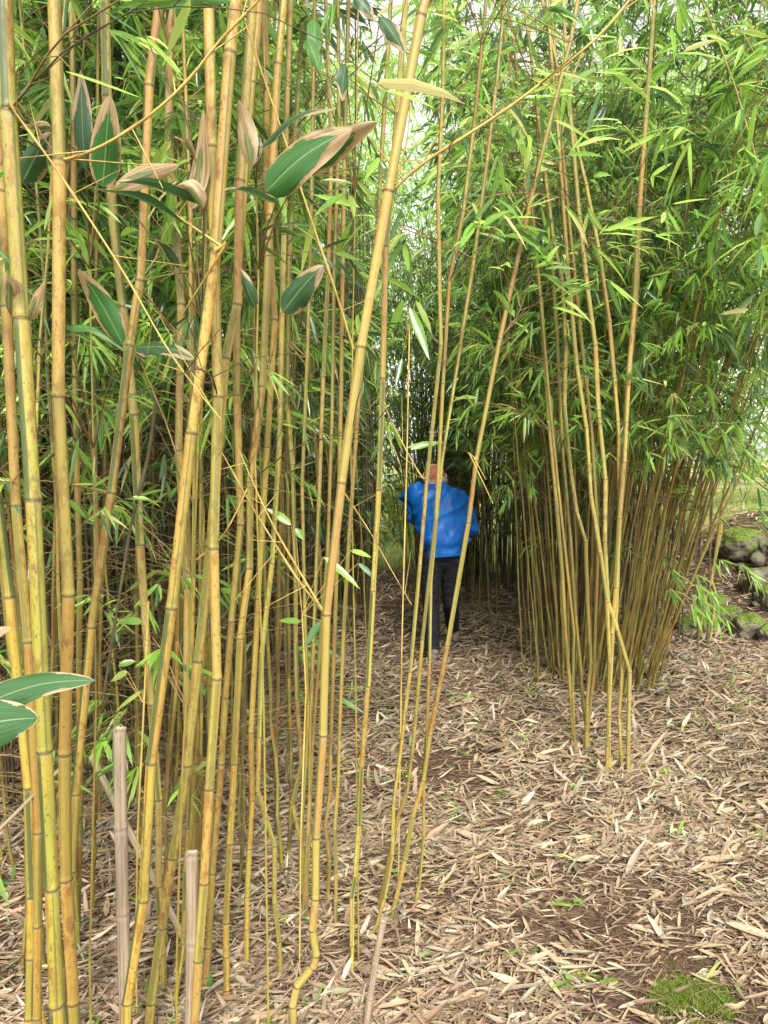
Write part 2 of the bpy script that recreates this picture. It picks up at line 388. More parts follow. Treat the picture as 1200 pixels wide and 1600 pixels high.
# leaf litter -------------------------------------------------------
LIT = np.array([(.43, .31, .19), (.34, .23, .135), (.54, .43, .29), (.26, .155, .09), (.17, .10, .065), (.31, .255, .20),
                (.42, .28, .18), (.25, .16, .12), (.48, .42, .33), (.20, .24, .13), (.16, .24, .08), (.36, .33, .27)])
LP = np.array([.17, .15, .13, .12, .08, .08, .1, .05, .06, .025, .015, .02]); LP = LP/LP.sum()
BARE = [(.95, 1.98, .34, .24), (.30, 3.45, .33, .45), (.62, 2.3, .35, .16), (1.7, 3.2, .35, .2)]
def litter(n, y0, y1, power, full, lmin, lmax, zmax):
    Yv = y0+(y1-y0)*rng.random(n)**power
    Xv = (rng.random(n)*2-1)*(Yv*.66+.5)
    keep = []
    for x, y in zip(Xv, Yv):
        p = 1.0
        for bx, by, rx, ry in BARE:
            q = ((x-bx)/rx)**2+((y-by)/ry)**2
            if q < 1: p = min(p, .22+.6*q)
        if grassy(x, y) > .4: p *= .12
        nn = noise.noise(Vector((x*1.9, y*1.9, 5)))+.6*noise.noise(Vector((x*5, y*5, 8))); p *= .85+.9*min(.2, nn) if nn > -.1 else max(.4, .85+1.6*nn)
        keep.append(random.random() < p*1.1)
    keep = np.array(keep); Xv, Yv = Xv[keep], Yv[keep]; n = len(Xv)
    Zv = np.array([hgt(x, y) for x, y in zip(Xv, Yv)])+.003+rng.random(n)**1.6*zmax
    az = np.where(rng.random(n) < .45, rng.normal(.15, .5, n), rng.random(n)*2*np.pi)
    el = rng.normal(.03, .16, n)
    el = np.where(rng.random(n) < .09, np.abs(rng.normal(.4, .25, n)), el)
    D = np.stack([np.cos(az)*np.cos(el), np.sin(az)*np.cos(el), np.sin(el)], 1)
    L = lmin+(lmax-lmin)*rng.random(n)**1.5; Wd = L*(.06+.16*rng.random(n)**1.4)
    O = np.stack([Xv, Yv, Zv], 1)-D*L[:, None]*.5
    gz = np.maximum(O[:, 2], Zv-.012); O[:, 2] = gz
    up = rng.normal(0, .28, (n, 3)); up[:, 2] = 1
    idx = rng.choice(len(LIT), n, p=LP); C = LIT[idx]*(.60+.42*rng.random((n, 1)))
    V, T, uv, k = leaf_geo(O, D, L, Wd, rng.normal(0.02, .16, n), fold=.45, full=full, up=up)
    gzz = None
    return V, T, uv, np.repeat(C, k, axis=0)
parts = [litter(34000, 1.2, 2.9, .9, True, .022, .115, .020),
         litter(80000, 2.7, 5.4, 1.1, False, .028, .13, .026),
         litter(90000, 5.2, 11.5, 1.35, False, .04, .13, .035),
         litter(30000, 1.2, 3.4, .95, False, .008, .032, .016),
         litter(420, 1.4, 4.5, 1.0, True, .12, .20, .03)]
off = 0; Vs, Ts, Us, Cs = [], [], [], []
for V, T, U, C in parts:
    Vs.append(V); Ts.append(T+off); Us.append(U); Cs.append(C); off += len(V)
lm = np_mesh('leaf_litter', np.concatenate(Vs), np.concatenate(Ts), np.concatenate(Cs), np.concatenate(Us))
tag(link('leaf_litter', lm, M_LIT), 'dry straw coloured bamboo leaves carpeting the path', 'leaf litter', kind='stuff')
# fine twigs and needles in the litter
tb = Tubes()
for k in range(9000):
    y = 1.3+random.random()**1.5*4.5; x = (random.random()*2-1)*(y*.62+.3); a = random.gauss(.2, .8); L = random.uniform(.04, .16)
    z = hgt(x, y)+random.uniform(.006, .03); d = Vector((math.cos(a), math.sin(a), random.gauss(0, .08)))*L
    c = Vector((x, y, z)); m_ = c+d*.5+Vector((0, 0, .004)); tb.add([c, m_, c+d], [.0011, .0010, .0006], 3)
tag(link('fallen_twig_litter', tb.mesh('fallen_twig_litter'), M_TWIGL), 'thin brown twigs scattered through the fallen leaves', 'twig litter', kind='stuff')
# moss patch lower right
M_MOSS = mat_leaf('moss', .7, .3, 1.8, .2, False)
O, D, C = [], [], []
c0 = gnd(1085, 1570)
for k in range(24000):
    a = random.random()*2*math.pi; r_ = math.sqrt(random.random())*1.25
    x = c0.x+math.cos(a)*r_*.125; y = c0.y+math.sin(a)*r_*.10-.02
    if random.random() < .14: x = c0.x-.02+random.gauss(0, .12); y = c0.y+.12+random.gauss(0, .09)
    e = noise.noise(Vector((x*14, y*14, 1)))*.8
    q = ((x-c0.x)/.15)**2+((y-c0.y)/.12)**2
    if q > .6+e*1.9 and random.random() > .10: continue
    z = hgt(x, y)+.004+.02*max(0, 1-q*.8)*(.6+.4*noise.noise(Vector((x*60, y*60, 2))))
    O.append((x, y, z)); D.append((random.gauss(0, .6), random.gauss(0, .6), 1))
    f = random.uniform(.7, 1.3); C.append((.19*f, .26*f, .04*f) if q < .7 and random.random() < .85 else (.17*f, .17*f, .05*f))
n = len(O)
mm = leaf_mesh('moss_patch', np.array(O), np.array(D), rng.uniform(.006, .015, n), rng.uniform(.0018, .003, n), rng.normal(.1, .2, n), np.array(C), full=False)
tag(link('moss_patch', mm, M_MOSS), 'small bright green cushion of moss on bare soil', 'moss', kind='stuff')

# ------------------------------------------------------------------ generic cane with crown
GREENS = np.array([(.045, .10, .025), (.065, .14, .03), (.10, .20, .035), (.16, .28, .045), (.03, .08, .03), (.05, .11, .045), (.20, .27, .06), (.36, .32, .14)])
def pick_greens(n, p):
    lit = 1.85 if p is P_LIGHT else 1.0  # light palette is lifted to paint sunlit leaves
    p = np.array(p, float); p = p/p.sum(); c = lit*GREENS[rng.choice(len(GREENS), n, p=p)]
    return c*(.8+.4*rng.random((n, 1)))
P_DARK = (.3, .22, .12, .04, .2, .1, .01, .01); P_LIGHT = (.06, .12, .24, .28, .05, .07, .17, .03)  # palettes mix leaf hues with painted shade and sunlight
def branch_path(p0, az, el, L, droop, n=6):
    pts = [Vector(p0)]; d = Vector((math.cos(az)*math.cos(el), math.sin(az)*math.cos(el), math.sin(el)))
    for k in range(n):
        d = d+Vector((random.gauss(0, .11), random.gauss(0, .11), random.gauss(0, .05)-droop/n)); d.normalize(); pts.append(pts[-1]+d*(L/n))
    return pts
def add_leaf_cluster(p, d, O, D, Ls, Ws, Dr, scale, n=4, spread=.5, hang=.45):
    for q in range(n):
        dd = Vector((d.x+random.gauss(0, spread), d.y+random.gauss(0, spread), d.z-hang+random.gauss(0, spread*.7))).normalized()
        O.append(tuple(p-d*random.uniform(0, .05))); D.append(tuple(dd))
        L = random.uniform(.075, .16)*scale; Ls.append(L); Ws.append(L*random.uniform(.095, .155)); Dr.append(abs(random.gauss(.15, .18)))
def variant(idx, H=5.2, r0=.010, start=1.2, blen=(.35, .9), dens=1.0, bend=.5, greens=P_DARK, nodes_sp=(.09, .30), scale=1.0, twigfrom=.8, lowtw=.45):
    random.seed(100+idx)
    pts = [Vector((0, 0, -.05))]; rad = [r0]; z = 0.04; k = 0; kx = ky = 0
    while z < H:
        kx += random.gauss(0, .006); ky += random.gauss(0, .006); f = z/H
        pts.append(Vector((bend*f**2.3+kx, ky, z-.10*bend*f**3))); rad.append(max(.0022, r0*(1-f**1.3*.8)))
        z += nodes_sp[0]+(nodes_sp[1]-nodes_sp[0])*min(1, f*3.0)*random.uniform(.85, 1.1)
    stem = culm_mesh('culm', pts, rad, 7, seed=idx)
    tb = Tubes(); O, D, Ls, Ws, Dr = [], [], [], [], []
    az0 = random.random()*6.28
    for i in range(3, len(pts)-1):
        zz = pts[i].z
        if zz < twigfrom: continue
        side = az0+(i % 2)*math.pi+random.gauss(0, .4)
        top = zz/H
        for s_ in (0, 1):
            if random.random() > (.9 if zz > start else lowtw)*dens: continue
            az = side+(s_*2-1)*.3+random.gauss(0, .35)
            L = random.uniform(*blen)*(1.1-.6*top)*(1 if s_ else .65)
            bp = branch_path(pts[i], az, random.uniform(.45, 1.0), L, random.uniform(.5, 1.3))
            tb.add(bp, np.linspace(.0022, .0007, len(bp)), 3)
            if zz < start and random.random() < (.95 if lowtw > .5 else .75): continue
            for q in range(2, len(bp)):
                if random.random() > .85: continue
                dr = (bp[q]-bp[q-1]).normalized()
                tl = random.uniform(.04, .16)
                ta = Vector((dr.x+random.gauss(0, .6), dr.y+random.gauss(0, .6), dr.z+random.gauss(-.1, .4))).normalized()
                e = bp[q]+ta*tl; tb.add([bp[q], e], [.001, .0005], 3)
                add_leaf_cluster(e, ta, O, D, Ls, Ws, Dr, scale, random.choice((3, 4, 4, 5)))
            add_leaf_cluster(bp[-1], (bp[-1]-bp[-2]).normalized(), O, D, Ls, Ws, Dr, scale, 4)
    for q in range(3): add_leaf_cluster(pts[-1], Vector((0, 0, 1)), O, D, Ls, Ws, Dr, scale, 4)
    tw = tb.mesh('twigs'); fo = leaf_mesh('foliage', np.array(O), np.array(D), Ls, Ws, Dr, pick_greens(len(O), greens))
    return stem, tw, fo, len(O)
def proto(name, v, twmat=None, label=None, cat='bamboo', group=None):
    root = empty(name, (0, 0, 0), label, cat, group)
    a = link('culm', v[0], M_CULM, root); b = link('twigs', v[1], twmat or M_TWIG, root); c = link('foliage', v[2], M_LEAF, root)
    b['kind'] = 'stuff'; c['kind'] = 'stuff'
    return root
def dup(root, label=None, group=None):
    r = root.copy(); col.objects.link(r)
    for ch in root.children:
        c = ch.copy(); col.objects.link(c); c.parent = r
    if label: r['label'] = label
    if group: r['group'] = group
    return r
PROTOS = {}
used = set()
def spawn(kind, x, y, az, tilt, sc, colr, stripe, label, group, sink=0, culm_sc=1.0):
    pr = random.choice(PROTOS[kind])
    if pr.name not in used: used.add(pr.name); r = pr
    else: r = dup(pr)
    cn = CNAME.get(tuple(colr), '')
    if stripe: cn += ' green-striped'
    r['label'] = label.replace('@', cn); r['group'] = group; r['category'] = 'bamboo cane'
    q = Euler((0, 0, az)).to_quaternion()
    tx = Vector((math.cos(tilt[1]), math.sin(tilt[1]), 0)).cross(Vector((0, 0, 1)))*-1
    r.rotation_mode = 'QUATERNION'; r.rotation_quaternion = Quaternion(tx, tilt[0]) @ q
    r.location = (x, y, hgt(x, y)-sink); r.scale = (sc, sc, sc)
    for ch in r.children:
        if ch.name.startswith('culm') and (group.startswith('middle') or 'fanned' in group): ch.color = (colr[0]*.5, colr[1]*.52, colr[2]*.55, stripe)  # inner canes darkened: shade of grove and clump put into the colour
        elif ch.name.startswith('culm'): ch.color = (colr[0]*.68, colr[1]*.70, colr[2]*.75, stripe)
    return r
PROTOS['leafy'] = [proto('bamboo_cane', variant(i, H=5.3, r0=.0085, start=1.45, bend=.55+.1*i, greens=P_LIGHT if i % 2 else P_DARK, dens=.9)) for i in range(7)]
PROTOS['low'] = [proto('bamboo_cane', variant(20+i, H=4.6, r0=.0075, start=.75, bend=.7, greens=P_DARK, twigfrom=.5, scale=1.0)) for i in range(5)]
PROTOS['bare'] = [proto('bamboo_cane', variant(80+i, H=5.2, r0=.0075, start=2.0, bend=.4, greens=P_LIGHT if i % 2 else P_DARK, dens=.9, twigfrom=1.2)) for i in range(5)]
PROTOS['big'] = [proto('bamboo_cane', variant(90+i, H=4.8, r0=.010, start=2.1, bend=1.0, greens=P_LIGHT, dens=1.0, scale=1.2, blen=(.5, 1.1), twigfrom=1.9)) for i in range(4)]
PROTOS['thin'] = [proto('bamboo_cane', variant(40+i, H=5.0, r0=.0065, start=1.5, bend=.5, greens=P_DARK, dens=.75, blen=(.3, .7))) for i in range(5)]
PROTOS['twiggy'] = [proto('bamboo_cane', variant(60+i, H=5.4, r0=.0085, start=1.75, bend=.3, greens=P_LIGHT if i % 2 else P_DARK, dens=1.0, twigfrom=.45, blen=(.3, .75), lowtw=.95)) for i in range(6)]
GOLD = (.53, .40, .07); ORANGE = (.51, .37, .065); LIME = (.47, .47, .075); OLIVE = (.22, .205, .04); BROWN = (.21, .12, .035); SHADEG = (.07, .085, .035); TAN = (.45, .37, .27)  # the near-black green has thicket shade put into it
CNAME = {GOLD: 'golden', ORANGE: 'orange', LIME: 'lime', OLIVE: 'olive', BROWN: 'brown', SHADEG: 'shade-darkened green', TAN: 'tan'}
random.seed(11)
def region(n, f, mind):
    out_ = []; tries = 0
    while len(out_) < n and tries < 40000:
        tries += 1; x = random.uniform(-6, 6); y = random.uniform(1.5, 13)
        if not f(x, y): continue
        if any((x-a)**2+(y-b)**2 < mind*mind for a, b in out_): continue
        out_.append((x, y))
    return out_
def px_of(x, y):   # column on the ground as seen from the camera
    return CX+F*x/y
# 1 left grove, middle distance behind the traced canes
def f_left(x, y):
    p = px_of(x, y); return 2.4 < y < 4.6 and -160 < p < (455 if y < 3.6 else 520) and x < -.30
for x, y in region(42, f_left, .14):
    c = random.choice((OLIVE, BROWN, SHADEG, SHADEG, OLIVE, BROWN))
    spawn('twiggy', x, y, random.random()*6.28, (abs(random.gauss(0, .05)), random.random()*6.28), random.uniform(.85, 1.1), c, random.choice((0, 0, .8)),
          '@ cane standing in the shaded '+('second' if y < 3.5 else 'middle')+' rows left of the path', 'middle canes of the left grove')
# 2 deep left thicket
def f_left2(x, y):
    p = px_of(x, y); return 4.6 < y < 9.6 and -250 < p < 590-10*(y-4.6)*.5 and x < -.12
for x, y in region(74, f_left2, .16):
    k = 'low' if random.random() < .4 else 'thin'
    spawn(k, x, y, random.random()*6.28, (abs(random.gauss(0, .08)), random.random()*6.28), random.uniform(.85, 1.15), random.choice((SHADEG, SHADEG, SHADEG, OLIVE, BROWN)), 0,
          'slender @ cane '+('deep at the back of' if y > 7 else 'in the nearer rows of')+' the dense thicket left of the path', 'thin dark canes of the left thicket')
# 3 right clump: fan of canes
RC = gnd(935, 1075)
def clump(n, cx, cy, rx, ry, tmax, kinds, cols, label, group, sc=(.85, 1.1), right=.0, stripe=0):
    for q in range(n):
        a = random.random()*6.28; r_ = math.sqrt(random.random()); ox, oy = math.cos(a)*r_, math.sin(a)*r_
        t = tmax*(.35+.65*r_)*random.uniform(.5, 1.1); ta = math.atan2(oy, ox)+random.gauss(0, .3)
        tv = Vector((math.cos(ta)*t+right*random.uniform(.3, 1.2), math.sin(ta)*t, 0)); t = tv.length; ta = math.atan2(tv.y, tv.x)
        where = ('front left' if ox < -.1 else 'front right' if ox > .35 else 'front middle') if oy < 0 else ('back left' if ox < 0 else 'back right')
        spawn(random.choice(kinds), cx+ox*rx, cy+oy*ry, ta+random.gauss(0, .5), (t, ta), random.uniform(*sc), random.choice(cols), stripe if random.random() < .4 else 0, label.replace('#', where), group)
clump(88, RC.x+.06, RC.y+.20, .38, .42, .19, ['leafy', 'bare', 'bare'], (OLIVE, BROWN, BROWN, OLIVE, SHADEG, SHADEG, SHADEG), '@ cane in the # of the fanned clump right of the path', 'canes of the fanned right clump', right=.10)
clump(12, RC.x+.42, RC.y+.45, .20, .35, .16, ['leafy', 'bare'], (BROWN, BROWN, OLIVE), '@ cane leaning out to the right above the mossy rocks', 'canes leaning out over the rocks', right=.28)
# 4 thicket right of the tunnel behind the person
def f_r2(x, y):
    p = px_of(x, y); return 7.0 < y < 10.2 and 715 < p < 900
for x, y in region(30, f_r2, .15):
    spawn(random.choice(('thin', 'low', 'thin')), x, y, random.random()*6.28, (abs(random.gauss(0, .07)), random.random()*6.28), random.uniform(.8, 1.1), random.choice((SHADEG, BROWN, SHADEG)), 0,
          'thin @ cane in the thicket behind the walking person', 'thin dark canes beyond the person')
# dark canes leaning over the right side of the tunnel
for q in range(12):
    p = gnd(random.uniform(640, 668), 905+random.uniform(0, 30))
    spawn('thin', p.x, p.y, random.random()*6, (random.uniform(.06, .2), math.pi+random.gauss(0, .3)), random.uniform(.8, 1), SHADEG, 0,
          'dark cane leaning left over the bright end of the tunnel', 'leaning canes at the tunnel mouth')
for q in range(12):
    y = random.uniform(4.9, 6.2); x = (random.uniform(822, 860)-CX)/F*y
    spawn('bare', x, y, random.random()*6, (random.uniform(.04, .12), math.pi+random.gauss(0, .3)), random.uniform(.75, .95), SHADEG, 0,
          'dark thin cane on the shaded left flank of the right clump', 'dark canes on the flank of the right clump')

# canes overhanging from beyond the right edge
random.seed(21)
for q in range(9):
    y = random.uniform(2.4, 3.8); x = random.uniform(1300, 1560); x = (x-CX)/F*y
    spawn('big', x, y, random.random()*6, (random.uniform(.04, .13), math.pi+random.gauss(0, .4)), random.uniform(.95, 1.1), GOLD, 0,
          'tall leafy @ cane arching in beyond the right edge', 'canes overhanging from the right')
for q in range(16):
    y = random.uniform(6.2, 8.5); x = (random.uniform(830, 1040)-CX)/F*y
    spawn('leafy', x, y, random.random()*6, (random.uniform(.02, .2), random.gauss(0, .7)), random.uniform(.95, 1.2), random.choice((BROWN, OLIVE, GOLD)), 0,
          '@ cane standing behind the fanned right clump', 'canes behind the right clump')

# the mass of culms and leaves behind the individual canes
def mass(name, label, n_culm, n_cl, boxes, seed, mix_h=3.0):
    random.seed(seed); tb = Tubes()
    def pick():
        b = random.choices(boxes, weights=[q[6] for q in boxes])[0]; return b
    for k in range(n_culm):
        b = pick(); x = random.uniform(b[0], b[1]); y = random.uniform(b[2], b[3]); z0 = hgt(x, y)
        if b[7]: continue
        a, l = random.gauss(0, .25)*(.3 if b[3]-b[2] > 4 and b[1] > -.2 and x < 0 else 1), random.gauss(0, .2); P = [Vector((x+(-abs(a) if x < 0 else a)*f*f*2, y+l*f*f*2, z0-.05+f*4.6)) for f in (0, .2, .45, .7, 1)]
        tb.add(P, [.007, .007, .006, .005, .002], 5)
    cm = tb.mesh(name) if tb.n else None
    O, D, Ls, Ws, Dr = [], [], [], [], []; hh = []
    while len(O) < n_cl*4:
        b = pick(); p = Vector((random.uniform(b[0], b[1]), random.uniform(b[2], b[3]), b[4]+(b[5]-b[4])*random.random()**.8))
        if noise.noise(p*.9)+.35*noise.noise(p*2.6) < -.12: continue
        d = Vector((random.gauss(0, 1), random.gauss(0, 1), random.gauss(.1, .5))).normalized()
        add_leaf_cluster(p, d, O, D, Ls, Ws, Dr, 1.05, 4)
    n = len(O); O = np.array(O); c = np.where((O[:, 2:3]+rng.normal(0, .8, (n, 1))) > mix_h, pick_greens(n, P_LIGHT), pick_greens(n, P_DARK))  # higher leaves take the brighter palette: light from above put into tint
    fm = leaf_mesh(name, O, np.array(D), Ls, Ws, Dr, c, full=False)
    root = empty(name, (0, 0, 0), label, 'bamboo thicket'); root['kind'] = 'stuff'
    b_ = link('foliage', fm, M_LEAF, root); b_['kind'] = 'stuff'
    if cm: a_ = link('culms', cm, M_TWIGD, root); a_['kind'] = 'stuff'  # dark culm material paints in the depth shade of the thicket
# x0 x1 y0 y1 z0 z1 weight leaves_only
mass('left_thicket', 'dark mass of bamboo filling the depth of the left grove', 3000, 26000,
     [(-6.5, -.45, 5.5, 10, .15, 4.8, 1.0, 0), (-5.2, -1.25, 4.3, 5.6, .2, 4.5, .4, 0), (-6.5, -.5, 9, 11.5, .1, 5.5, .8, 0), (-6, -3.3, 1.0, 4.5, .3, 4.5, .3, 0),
      (-5.5, -.6, 1.9, 6.5, 3.45, 5.2, .75, 1)], 51)  # last box adds overhead leaves to darken the grove inside
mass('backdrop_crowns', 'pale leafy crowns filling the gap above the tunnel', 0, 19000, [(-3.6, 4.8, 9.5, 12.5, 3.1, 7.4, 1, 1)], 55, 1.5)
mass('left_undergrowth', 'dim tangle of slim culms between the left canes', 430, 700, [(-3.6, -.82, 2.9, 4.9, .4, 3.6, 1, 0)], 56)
mass('left_shade_canopy', 'leafy crowns added to shade the left grove', 0, 15000, [(-5.5, -.6, 2.2, 9.5, 3.5, 5.4, 1, 1), (-6, -3, 2, 8, 1.2, 3.5, .3, 1)], 53)  # extra overhead foliage, added to keep sky light out of the grove
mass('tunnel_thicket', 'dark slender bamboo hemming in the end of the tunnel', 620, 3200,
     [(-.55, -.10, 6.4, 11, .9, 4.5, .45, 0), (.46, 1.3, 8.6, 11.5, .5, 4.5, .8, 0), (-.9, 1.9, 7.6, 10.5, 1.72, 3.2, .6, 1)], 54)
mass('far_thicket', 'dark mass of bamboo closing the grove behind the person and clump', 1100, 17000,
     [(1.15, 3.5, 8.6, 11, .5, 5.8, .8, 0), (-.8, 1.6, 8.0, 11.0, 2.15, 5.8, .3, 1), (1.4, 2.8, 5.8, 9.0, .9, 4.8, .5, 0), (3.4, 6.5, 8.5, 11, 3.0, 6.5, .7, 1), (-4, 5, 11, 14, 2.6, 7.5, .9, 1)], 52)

# ------------------------------------------------------------------ traced canes
random.seed(5)
def smooth_nodes(P, zs_top, r_b, r_t):
    """insert joints so internodes lengthen with height"""
    L_ = lambda z: .085+.31*min(1, max(0, z)/1.1)
    P = list(P); i = 1
    while i < len(P)-1:
        if (P[i+1]-P[i-1]).length < 1.2*L_(P[i].z) and (P[i+1]-P[i]).angle(P[i]-P[i-1]) < .12: del P[i]
        else: i += 1
    out_ = [P[0]]
    for a, b in zip(P, P[1:]):
        g = (b-a).length; z = (a.z+b.z)/2
        L0 = L_(z)
        n = max(1, round(g/L0))
        for k in range(1, n+1): out_.append(a.lerp(b, k/n))
    return out_
NB = [0]
def twig_branch(root, p, az, el, L, r, O, D, Ls, Ws, Dr, leaves, droop=.5, sub=True):
    bp = branch_path(p, az, el, L, droop, 7); tb = Tubes()
    tb.add(bp, np.linspace(r, r*.35, len(bp)), 5)
    for q in range(1, len(bp)):
        if sub and random.random() < .8:
            dr = (bp[q]-bp[q-1]).normalized()
            ta = Vector((dr.x+random.gauss(0, .6), dr.y+random.gauss(0, .5), dr.z+random.gauss(0, .6))).normalized()
            tl = random.uniform(.07, .28); sp = [bp[q], bp[q]+ta*tl*.5, bp[q]+ta*tl+Vector((0, 0, random.gauss(-.01, .02)))]
            tb.add(sp, [r*.5, r*.4, r*.22], 4)
            if random.random() < leaves: add_leaf_cluster(sp[-1], ta, O, D, Ls, Ws, Dr, 1.12 if leaves > .9 else 1.0, random.choice((2, 3, 4) if leaves > .9 else (1, 2, 3)))
    o = link('branch', tb.mesh('branch'), random.choice((M_TWIG, M_TWIGD, M_TWIG)), root)
    return o
def cane(label, pts, wb, wt, colr, stripe=0.0, Y=None, lean=0.0, ztop=3.7, br=.35, leaves=.5, sides=14, group=None, minz=.7, top=True):
    """pts listed from the top of the photo downwards"""
    pts = list(pts)[::-1]
    if Y is None:
        b = gnd(*pts[0]); Yb = b.y
    else: Yb = Y
    H0 = at(pts[-1][0], pts[-1][1], Yb).z
    P = []
    for k, (px, py) in enumerate(pts):
        z = at(px, py, Yb).z; yy = Yb+lean*max(0, z)/2.5
        P.append(at(px, py, yy))
    if Y is not None:
        d = (P[0]-P[1]).normalized(); d.x *= .6; d.z = -abs(d.z)
        t = (P[0].z-hgt(P[0].x, P[0].y)+.03)/-d.z
        if t > 0.02: P.insert(0, P[0]+d*t)
    else: P[0].z -= .02
    k_ = .88*math.cos(math.atan(abs(pts[len(pts)//2][0]-CX)/F))
    rb, rt = k_*wb/2*Yb/F, k_*wt/2*(Yb+lean)/F
    if top:
        d = (P[-1]-P[-2]).normalized()
        while P[-1].z < ztop:
            d = (d+Vector((random.gauss(0, .02), random.gauss(0, .02), 0))).normalized(); P.append(P[-1]+d*.25)
    base = P[0].copy()
    N = smooth_nodes(P, 0, rb, rt)
    z0, z1 = N[0].z, N[-1].z
    rad = [rb+(rt-rb)*min(1, (p.z-z0)/2.6)*1.0 for p in N]
    if top: rad = [r*(1-.35*ss(2.4, 3.9, p.z)) for r, p in zip(rad, N)]
    root = empty('bamboo_cane', base, label, 'bamboo cane', group)
    loc = [p-base for p in N]
    c = link('culm', culm_mesh('culm', loc, rad, sides, seed=int(base.x*1000)), M_CULM, root); c.color = (colr[0]*.70, colr[1]*.69, colr[2]*.66, max(.55, stripe))
    O, D, Ls, Ws, Dr = [], [], [], [], []
    for q in range(2, len(N)-1):
        z = N[q].z
        if z < minz or random.random() > br*(.65 if z < 1.7 else 1 if z < 2.6 else 1.6): continue
        az = random.choice((0, math.pi))+random.gauss(0, .7)
        for s_ in range(random.choice((1, 2, 2))):
            twig_branch(root, loc[q], az+s_*random.gauss(0, .5), random.uniform(.35, 1.05), random.uniform(.18, .6) if z < 2.3 else random.uniform(.4, .8), .0019+.0006*random.random(), O, D, Ls, Ws, Dr, leaves if z > 1.7 else leaves*.12)
    if O:
        f = link('foliage', leaf_mesh('foliage', np.array(O), np.array(D), Ls, Ws, Dr, pick_greens(len(O), P_LIGHT)), M_LEAF, root); f['kind'] = 'stuff'
    return root, N, base
def px_branch(parent, pts, Y0, Y1, r0, r1, mat=None, leaves=0, name='branch'):
    root, N, base = parent
    P = [at(px, py, Y0+(Y1-Y0)*k/(len(pts)-1)) for k, (px, py) in enumerate(pts)]
    Q_ = []
    for a, b in zip(P, P[1:]):
        for k in range(3): Q_.append(a.lerp(b, k/3))
    Q_.append(P[-1]); Q_ = [q-base for q in Q_]
    for _ in range(2): Q_ = [Q_[0]]+[(Q_[i-1]+Q_[i]*2+Q_[i+1])/4 for i in range(1, len(Q_)-1)]+[Q_[-1]]
    rr = .8*np.linspace(r0, r1, len(Q_)); rr = [r*(1.35 if k % 4 == 0 else 1) for k, r in enumerate(rr)]
    tb = Tubes(); tb.add(Q_, rr, 8)
    for k in range(2, len(Q_), 3):
        ta = Vector((random.gauss(0, .6), random.gauss(0, .4), random.gauss(.2, .6))).normalized(); tl = random.uniform(.05, .2)
        tb.add([Q_[k], Q_[k]+ta*tl], [r1*.7, r1*.3], 4)
    return link(name, tb.mesh(name), mat or M_TWIGY, root)
GRP = 'striped canes of the left grove'
C = {}
def add(key, *a, **k):
    k.setdefault('group', GRP); C[key] = cane(*a, **k)
    fresh = {'c1': .88, 'c5': .8, 'c18': .6, 'c19': .75, 'c2': .2, 'c9': .25, 'q4': .5}.get(key, 0)
    C[key][0].children[0]['weather'] = fresh
add('c1', 'thickest lime-yellow cane with dark green stripes at the far left', [(4, -40), (13, 174), (34, 498), (52, 781), (64, 1006), (70, 1173), (77, 1281), (81, 1387), (88, 1570)], 27, 31, LIME, 1, Y=1.30, br=.08, sides=24)
add('c2', 'thick orange-yellow mottled cane just right of the thickest lime cane', [(84, -30), (93, 250), (90, 400), (91, 620), (107, 930), (101, 1178), (103, 1374), (115, 1566)], 23, 25, (.64, .42, .10), .5, Y=1.45, br=.12, sides=20)
add('c3', 'brown cane passing behind the thickest lime cane', [(2, 300), (10, 479), (12, 600), (25, 790), (44, 1003), (54, 1161), (60, 1300), (58, 1590)], 17, 21, (.46, .30, .07), 0, Y=1.5, br=.1, ztop=2.4)
add('c4', 'amber cane with green stripe leaning in low from the left edge', [(-14, 700), (0, 800), (15, 933), (34, 1070), (44, 1230), (50, 1400), (46, 1590)], 18, 22, ORANGE, 1, Y=1.6, br=0, ztop=1.3, top=False)
add('c5', 'clean pale yellow cane behind the withered broad leaves', [(163, -20), (167, 152), (176, 338), (192, 480), (209, 648), (219, 851), (224, 969), (236, 1100), (248, 1249), (248, 1384), (254, 1490), (257, 1593)], 13, 18, (.52, .46, .16), .9, Y=2.0, lean=-.1)
add('c6', 'thin brown straight cane right of the orange mottled cane', [(111, -20), (115, 194), (116, 462), (119, 702), (125, 906), (123, 1070), (126, 1250), (120, 1500)], 11, 12, BROWN, .3, Y=2.2, br=.35)
add('c7', 'brown cane with green stripe slanting from upper right to lower left', [(252, -20), (233, 135), (226, 233), (219, 439), (203, 540), (192, 646), (174, 770), (157, 868), (143, 980), (128, 1090), (118, 1240), (105, 1480)], 16, 17, (.46, .30, .09), 1, Y=1.75, br=.3)
add('c8', 'dull straw cane behind the tall forked pair', [(267, -20), (260, 118), (263, 223), (270, 304), (283, 476), (279, 704), (287, 800), (293, 918), (291, 1105), (299, 1249), (293, 1330), (286, 1500)], 13, 15, (.48, .37, .14), .3, Y=2.1)
add('c9', 'bold golden cane with broad green stripe sweeping down left from the forked pair', [(370, -30), (359, 83), (349, 270), (337, 391), (320, 520), (299, 677), (283, 815), (268, 950), (250, 1060), (236, 1192), (224, 1406), (199, 1566), (195, 1640)], 19, 22, (.66, .42, .10), 1, Y=1.55, br=.15, sides=20)
add('c10', 'straight golden cane rising beside the bold striped one', [(325, -30), (327, 42), (331, 230), (335, 391), (341, 530), (340, 620), (334, 857), (339, 1060), (327, 1232), (319, 1379), (310, 1500), (303, 1620)], 17, 19, (.62, .44, .13), .4, Y=1.65, br=.15, sides=18)
